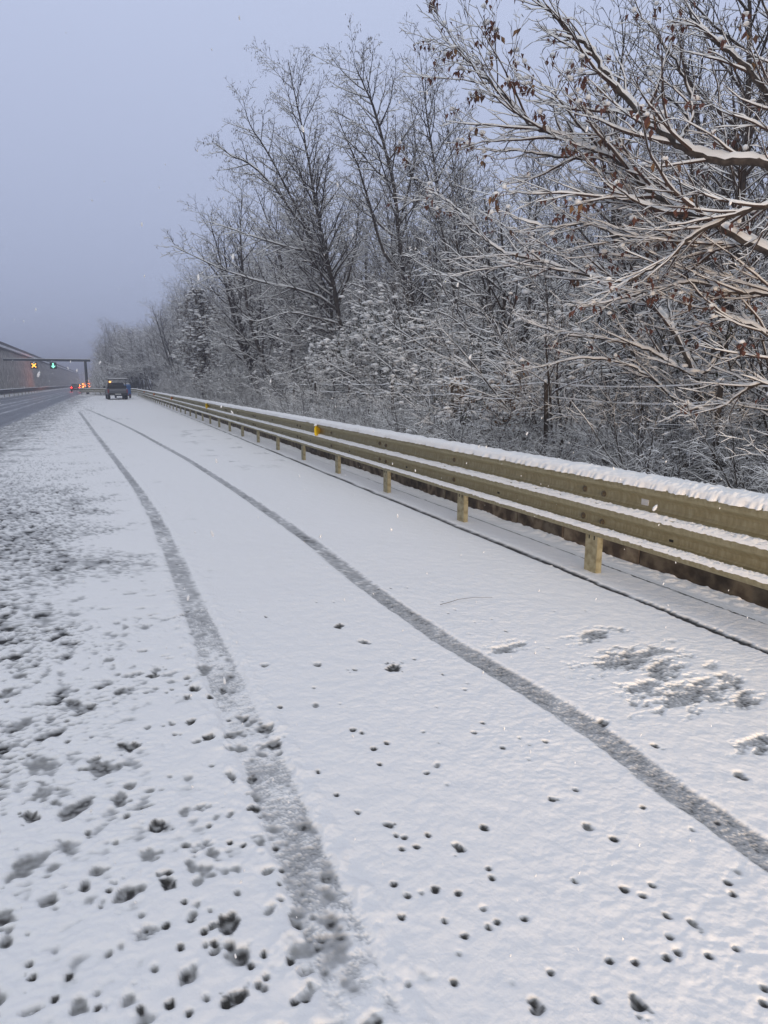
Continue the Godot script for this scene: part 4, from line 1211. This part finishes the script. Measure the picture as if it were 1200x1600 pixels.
func build_fence() -> void:
	var f := thing("wire_fence", "old wire mesh fence with thin posts and snow on every wire, between guardrail and wood", "fence", Vector3(6.2, 0, 0))
	var stake := buf()
	stake.tube(PackedVector3Array([Vector3(0, -0.2, 0), Vector3(0.01, 0.8, 0), Vector3(0, 1.42, 0.01), Vector3(0, 1.425, 0.01)]), PackedFloat32Array([0.036, 0.034, 0.032, 0.0]), 8, 0.05)
	var sm := stake.mesh()
	var zs := []
	var z := 0.4
	while z > -27.0:
		var p := part("post", sm, M.weathered_post, f)
		p.position = Vector3(0, 0.14, z)
		p.rotation = Vector3(rng.randf_range(-0.05, 0.05), rng.randf() * TAU, rng.randf_range(-0.05, 0.05))
		var s := buf()
		s.clump(Vector3(0, 1.44, 0.01), 0.045, 0.035, 7)
		part("snow_crumb", s, M.snow, p)
		zs.append(z)
		z -= 3.0 + rng.randf_range(-0.2, 0.2)
	for y in [0.35, 0.6, 0.85, 1.1, 1.34, 1.55]:
		var wire := buf()
		var white := buf()
		var pts := PackedVector3Array()
		var rad := PackedFloat32Array()
		for i in zs.size() - 1:
			for k in 6:
				var s := k / 6.0
				pts.append(Vector3(rng.randfn(0, 0.004), y - 0.05 * sin(PI * s) + rng.randfn(0, 0.008), lerpf(zs[i], zs[i + 1], s)))
				rad.append(0.0025)
		wire.tube(pts, rad, 4)
		white.snow(pts, rad, 0.016 if y > 1.2 else 0.007, false)
		part("wire", wire, M.wire, f)
		part("snow_line", white, M.snow, f)
	var stay := buf()
	z = 0.4
	while z > -26.0:
		stay.tube(PackedVector3Array([Vector3(0, 0.3, z), Vector3(0, 1.4, z)]), PackedFloat32Array([0.0018, 0.0018]), 3)
		z -= 0.2
	part("stay_wire", stay, M.wire, f, "stuff")

# ------------------------------------------------------------------ vehicles
func prism(b: Buf, profile: Array, half: float, top_half := -1.0, low := 0.0, high := 1.0) -> void:
	# profile of (z forward negative, y), drawn clockwise seen from +X; sides lean in from half at low to top_half at high
	var at := func(p: Vector2, s: float) -> Vector3:
		var h := half if top_half < 0.0 else lerpf(half, top_half, clampf((p.y - low) / (high - low), 0.0, 1.0))
		return Vector3(s * h, p.y, p.x)
	var flat := PackedVector2Array(profile)
	var ids := Geometry2D.triangulate_polygon(flat)
	for k in range(0, ids.size(), 3):
		var a: Vector2 = flat[ids[k]]
		var c: Vector2 = flat[ids[k + 1]]
		var d: Vector2 = flat[ids[k + 2]]
		b.tri(at.call(a, 1), at.call(d, 1), at.call(c, 1))
		b.tri(at.call(a, -1), at.call(c, -1), at.call(d, -1))
	for i in flat.size():
		var a := flat[i]
		var c := flat[(i + 1) % flat.size()]
		b.quad(at.call(a, -1), at.call(c, -1), at.call(c, 1), at.call(a, 1))

func wheel_on(v: Node3D, x: float, z: float, r: float, wide: float) -> void:
	var tyre := buf()
	var s := signf(x)
	tyre.tube(PackedVector3Array([Vector3(-wide * 0.5, 0, 0), Vector3(-wide * 0.499, 0, 0), Vector3(-wide * 0.38, 0, 0), Vector3(wide * 0.38, 0, 0), Vector3(wide * 0.499, 0, 0), Vector3(wide * 0.5, 0, 0)]), PackedFloat32Array([0.0, r * 0.9, r, r, r * 0.9, 0.0]), 20)
	tyre.facet()
	var w := part("wheel", tyre, M.tyre_rubber, v)
	w.position = Vector3(x, r, z)
	var rim := buf()
	rim.tube(PackedVector3Array([Vector3(s * wide * 0.46, 0, 0), Vector3(s * wide * 0.53, 0, 0), Vector3(s * wide * 0.531, 0, 0)]), PackedFloat32Array([r * 0.62, r * 0.58, 0.0]), 16)
	rim.facet()
	part("rim", rim, M.rim_alloy, w)

func boxed(v: Node3D, called: String, m: Material, lo: Vector3, hi: Vector3, bevel := 0.02) -> MeshInstance3D:
	var b := buf()
	b.box(lo, hi, bevel)
	return part(called, b, m, v)

func car(label: String, paint: Material, at: Vector3, turn: float, lit_front := false, lit_back := false, snowy := false) -> Node3D:
	var v := thing("hatchback_car", label, "car", at, turn)
	var b := buf()
	prism(b, [Vector2(1.95, 0.3), Vector2(2.0, 0.62), Vector2(1.92, 0.92), Vector2(0.55, 0.95), Vector2(-0.75, 0.94), Vector2(-1.75, 0.8), Vector2(-2.02, 0.62), Vector2(-2.02, 0.3)], 0.86, 0.8, 0.6, 1.0)
	part("body", b, paint, v)
	b = buf()
	prism(b, [Vector2(1.85, 0.93), Vector2(1.55, 1.36), Vector2(1.1, 1.44), Vector2(-0.05, 1.42), Vector2(-0.95, 0.93)], 0.79, 0.6, 0.93, 1.44)
	part("glasshouse", b, M.dark_glass, v)
	b = buf()
	prism(b, [Vector2(1.6, 1.35), Vector2(1.5, 1.445), Vector2(0.0, 1.455), Vector2(-0.12, 1.39)], 0.625, 0.6, 1.35, 1.45)
	part("roof", b, paint, v)
	boxed(v, "bumper", M.black_plastic, Vector3(-0.82, 0.28, 1.96), Vector3(0.82, 0.5, 2.06))
	boxed(v, "bumper", M.black_plastic, Vector3(-0.82, 0.24, -2.1), Vector3(0.82, 0.46, -2.0))
	boxed(v, "number_plate", M.plate_white, Vector3(-0.26, 0.55, 2.0), Vector3(0.26, 0.66, 2.03), 0.004)
	for s in [-1.0, 1.0]:
		boxed(v, "headlight", M.headlamp_glow if lit_front else M.clear_lens, Vector3(s * 0.62 - 0.14, 0.6, -2.03), Vector3(s * 0.62 + 0.14, 0.74, -1.9))
		boxed(v, "taillight", M.tail_glow if lit_back else M.red_lens, Vector3(s * 0.68 - 0.11, 0.66, 1.93), Vector3(s * 0.68 + 0.11, 0.86, 2.015))
		boxed(v, "wing_mirror", paint, Vector3(s * 0.92 - 0.09, 0.95, -0.62), Vector3(s * 0.92 + 0.09, 1.07, -0.5), 0.03)
		for z in [-1.28, 1.25]:
			wheel_on(v, s * 0.77, z, 0.31, 0.2)
		if lit_front:
			var l := SpotLight3D.new()
			l.name = "headlight_beam"
			l.position = Vector3(s * 0.62, 0.67, -2.06)
			l.rotation_degrees = Vector3(-3.5, 0, 0)
			l.light_color = Color(1.0, 0.87, 0.72)
			l.light_energy = HEAD_ENERGY
			l.spot_angle = 29.0
			l.spot_angle_attenuation = 0.85
			l.spot_range = 80.0
			l.spot_attenuation = 2.0
			l.light_size = 0.07
			l.shadow_enabled = true
			v.add_child(l, true)
		if lit_back:
			var l := OmniLight3D.new()
			l.name = "taillight_glow"
			l.position = Vector3(s * 0.68, 0.76, 2.1)
			l.light_color = Color(1.0, 0.12, 0.06)
			l.light_energy = 0.5
			l.omni_range = 60.0
			l.omni_attenuation = 2.0
			l.light_size = 0.1
			l.shadow_enabled = true
			v.add_child(l, true)
	if snowy:
		b = buf()
		for q in 26:
			b.clump(Vector3(rng.randf_range(-0.5, 0.5), 1.46, rng.randf_range(0.05, 1.45)), 0.24, 0.07, 8)
		part("snow_load", b, M.snow, v)
	return v

func build_vehicles() -> void:
	# the pick-up, seen from behind at the far end of the lay-by
	var v := thing("pickup_truck", "grey pick-up truck with a ladder rack, parked at the far end of the lay-by", "pickup truck", Vector3(1.02, 0.02, -69.5), 0.05)
	var b := buf()
	prism(b, [Vector2(0.05, 0.5), Vector2(0.0, 0.62), Vector2(0.0, 1.0), Vector2(-1.7, 1.02), Vector2(-3.6, 1.0), Vector2(-4.9, 0.92), Vector2(-5.15, 0.75), Vector2(-5.15, 0.45)], 0.9, 0.87, 0.6, 1.0)
	part("body", b, M.grey_paint, v)
	b = buf()
	prism(b, [Vector2(-1.75, 1.0), Vector2(-1.85, 1.45), Vector2(-2.05, 1.56), Vector2(-3.2, 1.55), Vector2(-3.95, 1.0)], 0.84, 0.68, 1.0, 1.56)
	part("cab", b, M.dark_glass, v)
	boxed(v, "cab_roof", M.grey_paint, Vector3(-0.68, 1.53, -3.2), Vector3(0.68, 1.6, -1.95), 0.03)
	boxed(v, "tailgate", M.grey_paint, Vector3(-0.78, 0.6, 0.0), Vector3(0.78, 1.03, 0.05), 0.015)
	boxed(v, "tailgate_trim", M.rim_alloy, Vector3(-0.7, 0.86, 0.052), Vector3(0.7, 0.94, 0.07), 0.006)
	boxed(v, "bumper", M.black_plastic, Vector3(-0.86, 0.44, 0.02), Vector3(0.86, 0.6, 0.16))
	boxed(v, "number_plate", M.plate_white, Vector3(-0.26, 0.47, 0.162), Vector3(0.26, 0.57, 0.172), 0.003)
	boxed(v, "bed_load", M.black_plastic, Vector3(-0.7, 0.95, -1.6), Vector3(0.72, 1.32, -0.15), 0.08)
	for s in [-1.0, 1.0]:
		boxed(v, "taillight", M.red_lens, Vector3(s * 0.835 - 0.05, 0.64, 0.0), Vector3(s * 0.835 + 0.05, 0.98, 0.06), 0.012)
		boxed(v, "wing_mirror", M.black_plastic, Vector3(s * 0.98 - 0.1, 1.08, -3.55), Vector3(s * 0.98 + 0.1, 1.26, -3.45))
		for z in [-0.95, -4.1]:
			wheel_on(v, s * 0.78, z, 0.37, 0.25)
		b = buf()
		b.tube(PackedVector3Array([Vector3(s * 0.74, 1.0, -0.2), Vector3(s * 0.74, 1.86, -0.2), Vector3(s * 0.74, 1.9, -0.24)]), PackedFloat32Array([0.03, 0.03, 0.03]), 8)
		b.tube(PackedVector3Array([Vector3(s * 0.74, 1.9, -0.2), Vector3(s * 0.7, 1.9, -3.0)]), PackedFloat32Array([0.03, 0.03]), 8)
		part("rack_post", b, M.black_plastic, v)
	boxed(v, "rack_bar", M.gantry_steel, Vector3(-0.85, 1.87, -0.26), Vector3(0.95, 1.95, -0.17), 0.01)
	boxed(v, "snow_load", M.snow, Vector3(-0.84, 1.95, -0.27), Vector3(0.94, 2.01, -0.16), 0.02)
	boxed(v, "beacon", M.beacon_glow, Vector3(-0.62, 1.6, -2.1), Vector3(-0.42, 1.74, -1.95), 0.03)
	# a covered trailer beside it
	var tr := thing("covered_trailer", "boxy trailer under a blue tarpaulin with snow on top, right of the pick-up truck", "trailer", Vector3(1.66, 0.02, -76.0), 0.05)
	b = buf()
	prism(b, [Vector2(0.0, 0.3), Vector2(0.0, 1.3), Vector2(-0.08, 1.42), Vector2(-2.3, 1.42), Vector2(-2.4, 1.3), Vector2(-2.4, 0.3)], 0.75, 0.7, 1.2, 1.45)
	part("tarpaulin", b, M.blue_paint, tr)
	boxed(tr, "frame", M.gantry_steel, Vector3(-0.72, 0.22, -2.6), Vector3(0.72, 0.32, 0.05))
	b = buf()
	b.box(Vector3(-0.68, 1.4, -2.3), Vector3(0.66, 1.5, -0.08), 0.045)
	part("snow_load", b, M.snow, tr)
	for sx in [-1.0, 1.0]:
		boxed(tr, "taillight", M.red_lens, Vector3(sx * 0.6 - 0.08, 0.34, 0.0), Vector3(sx * 0.6 + 0.08, 0.44, 0.04), 0.01)
		wheel_on(tr, sx * 0.72, -1.2, 0.29, 0.18)
	# traffic in the haze
	car("far car with glowing red taillights in the haze beyond the gantry", M.dark_paint, Vector3(-5.2, 0.02, -140.0), 0.0, false, true)
	# the photographer's car behind the camera: its headlights warm the rail and the near boughs
	car("dark car waiting behind with headlights on, lighting the guardrail", M.dark_paint, Vector3(-0.9, 0.02, 7.5), -0.5, true)

func build_gantry() -> void:
	var g := thing("signal_gantry", "cantilever lane-signal gantry over the motorway, amber cross and green arrow", "signal gantry", Vector3(-2.4, 0, -104.0))
	var b := buf()
	b.tube(PackedVector3Array([Vector3(0, -0.1, 0), Vector3(0, 4.75, 0)]), PackedFloat32Array([0.2, 0.17]), 12)
	part("column", b, M.gantry_steel, g)
	b = buf()
	b.box(Vector3(-10.0, 4.5, -0.15), Vector3(0.65, 4.78, 0.15), 0.03)
	part("beam", b, M.gantry_steel, g)
	boxed(g, "snow_load", M.snow, Vector3(-10.0, 4.783, -0.15), Vector3(0.65, 4.85, 0.15), 0.03)
	boxed(g, "base_plate", M.gantry_steel, Vector3(-0.35, -0.05, -0.35), Vector3(0.35, 0.08, 0.35))
	for q in [[-6.4, "amber_signal"], [-4.05, "green_signal"]]:
		var s := boxed(g, "lane_signal", M.black_housing, Vector3(-0.42, -0.42, -0.12), Vector3(0.42, 0.42, 0.12), 0.04)
		s.position = Vector3(q[0], 3.92, 0)
		boxed(s, "hanger", M.gantry_steel, Vector3(-0.05, 0.42, -0.05), Vector3(0.05, 0.58, 0.05), 0.0)
		b = buf()
		if q[1] == "amber_signal":
			for a in [PI / 4, -PI / 4]:
				var d := Vector3(cos(a), sin(a), 0)
				var u := Vector3(-sin(a), cos(a), 0)
				var z0 := Vector3(0, 0, 0.125)
				b.quad(z0 - d * 0.36 + u * 0.07, z0 + d * 0.36 + u * 0.07, z0 + d * 0.36 - u * 0.07, z0 - d * 0.36 - u * 0.07)
			part("cross_lamp", b, M.amber_signal, s)
		else:
			var z0 := Vector3(0, 0, 0.125)
			b.quad(z0 + Vector3(-0.09, 0.34, 0), z0 + Vector3(0.09, 0.34, 0), z0 + Vector3(0.09, -0.04, 0), z0 + Vector3(-0.09, -0.04, 0))
			b.tri(z0 + Vector3(-0.3, -0.02, 0), z0 + Vector3(0.3, -0.02, 0), z0 + Vector3(0, -0.36, 0))
			part("arrow_lamp", b, M.green_signal, s)
	# works lights glowing in the haze beyond, low beside the road
	var t := thing("warning_lamp_trailer", "low trailer with orange warning lamps glowing in the haze below the gantry", "warning trailer", Vector3(-3.6, 0, -150.0))
	boxed(t, "frame", M.gantry_steel, Vector3(-1.0, 0.35, -1.2), Vector3(1.0, 0.6, 1.0), 0.03)
	boxed(t, "board", M.black_housing, Vector3(-0.95, 0.6, 0.7), Vector3(0.95, 1.7, 0.8), 0.03)
	for s in [-1.0, 1.0]:
		wheel_on(t, s * 1.02, 0.0, 0.32, 0.2)
		for y in [0.85, 1.45]:
			boxed(t, "lamp", M.beacon_glow, Vector3(s * 0.6 - 0.12, y - 0.12, 0.8), Vector3(s * 0.6 + 0.12, y + 0.12, 0.86), 0.03)
	var l := OmniLight3D.new()
	l.name = "warning_lamp_glow"
	l.position = Vector3(0, 1.2, 1.3)
	l.light_color = Color(1.0, 0.5, 0.22)
	l.light_energy = 30.0
	l.omni_range = 120.0
	l.omni_attenuation = 2.0
	l.light_size = 0.4
	l.shadow_enabled = true
	t.add_child(l, true)

func build_details() -> void:
	# falling snow: small ragged flakes
	var b := buf()
	b.clump(Vector3.ZERO, 0.0018, 0.0058, 6)
	var mm := MultiMesh.new()
	mm.transform_format = MultiMesh.TRANSFORM_3D
	mm.mesh = b.mesh()
	mm.instance_count = 1500
	var r := RandomNumberGenerator.new()
	r.seed = 99
	for i in 1500:
		var z := 1.0 - 13.0 * r.randf()
		var p := Vector3(r.randf_range(-2.0, 4.4), r.randf_range(0.1, 4.0), z)
		if i < 70:      # the nearest ones
			var far := r.randf_range(0.9, 2.6)
			var az := deg_to_rad(r.randf_range(-5.0, 52.0))
			var el := deg_to_rad(r.randf_range(-45.0, 20.0))
			p = Vector3(0, 1.55, 0) + far * Vector3(sin(az) * cos(el), sin(el), -cos(az) * cos(el))
		while p.distance_to(Vector3(0, 1.55, 0)) < 0.85 or (i >= 70 and p.distance_to(Vector3(0, 1.55, 0)) < 1.5):
			p.z -= 0.6
		var s := r.randf_range(0.6, 1.5)
		mm.set_instance_transform(i, Transform3D(Basis.from_euler(Vector3(r.randf_range(-0.3, 0.3), r.randf() * TAU, r.randf_range(0.1, 0.5))).scaled(Vector3(s, s, s)), p))
	var mi := MultiMeshInstance3D.new()
	mi.name = "falling_snow"
	mi.multimesh = mm
	mi.material_override = M.snow
	add_child(mi, true)
	mi.set_meta("kind", "stuff")
	mi.set_meta("label", "scattered snowflakes falling through the air")
	mi.set_meta("category", "snow")
	# a fallen twig on the snow by the right wheel track
	b = buf()
	var pts := PackedVector3Array([Vector3(0, 0.004, 0), Vector3(0.09, 0.008, -0.015), Vector3(0.17, 0.006, -0.05), Vector3(0.3, 0.005, -0.05), Vector3(0.42, 0.004, 0.0)])
	b.tube(pts, PackedFloat32Array([0.0022, 0.002, 0.0017, 0.0014, 0.001]), 5)
	var o := part("fallen_twig", b, M.bark, self)
	o.position = Vector3(2.05, 0.032, -4.0)
	o.set_meta("label", "thin bent twig lying on the snow between right wheel track and guardrail")
	o.set_meta("category", "twig")
	# a bare bent sapling beside the fence
	var t := new_tree()
	var p := {"snow": 0.016, "fine": true, "levels": 2, "bare": 0.3, "seg": [0.15, 0.12, 0.1, 0.1], "wob": [0.08, 0.14, 0.2, 0.2], "lift": [0.05, 0.03, 0, 0], "kids": [3.0, 3.0, 3, 3], "angle": [0.6, 0.8, 0.7, 0.7], "ratio": [0.35, 0.4, 0.4, 0.4]}
	for k in 4:
		grow(t, Vector3(rng.randfn(0, 0.1), -0.1, rng.randfn(0, 0.1)), Vector3(rng.randf_range(-0.9, -0.2), 1, rng.randf_range(-0.7, 0.2)), rng.randf_range(1.2, 1.9), 0.013, 0, p)
	var s := thing("bent_sapling", "thin bare sapling with tan broken tips in front of the slim forked tree", "sapling", Vector3(5.7, land(5.7, -6.0), -6.0))
	finish(t, s, "reddish_twig")

func _ready() -> void:
	rng.seed = 20240
	# --- camera
	var cam := Camera3D.new()
	cam.name = "camera"
	cam.fov = 74.6
	cam.near = 0.05
	cam.far = 3000.0
	cam.position = Vector3(0, 1.55, 0)
	cam.rotation_degrees = Vector3(-10.84, -22.14, 0)
	add_child(cam)
	cam.current = true
	# --- sky, air, exposure
	var env := Environment.new()
	var sky := Sky.new()
	var sm := ProceduralSkyMaterial.new()
	sm.sky_top_color = Color(0.872, 0.916, 1.025)
	sm.sky_horizon_color = Color(0.618, 0.656, 0.762)
	sm.sky_curve = 1.0
	sm.ground_bottom_color = Color(0.6, 0.62, 0.68)
	sm.ground_horizon_color = Color(0.618, 0.656, 0.762)
	sm.sun_angle_max = 1.0
	sky.sky_material = sm
	env.background_mode = Environment.BG_SKY
	env.sky = sky
	env.background_energy_multiplier = 1.0
	env.tonemap_mode = Environment.TONE_MAPPER_LINEAR
	env.tonemap_exposure = 1.19
	env.fog_enabled = true
	env.fog_light_color = Color(0.86, 0.88, 0.95)
	env.fog_density = 0.0037
	env.sdfgi_enabled = true
	env.ssao_enabled = true
	env.ssil_enabled = true
	var we := WorldEnvironment.new()
	we.name = "environment"
	we.environment = env
	add_child(we)
	# --- the veiled sun: very soft light from high up
	var sun := DirectionalLight3D.new()
	sun.name = "veiled_sun"
	sun.light_energy = 0.3
	sun.light_color = Color(0.97, 0.98, 1.0)
	sun.light_angular_distance = 60.0
	sun.rotation_degrees = Vector3(-62, -25, 0)
	sun.shadow_enabled = true
	add_child(sun)
	make_materials()
	build_road()
	build_retaining_wall()
	build_guardrail()
	build_fence()
	build_wood()
	build_vehicles()
	build_gantry()
	build_details()
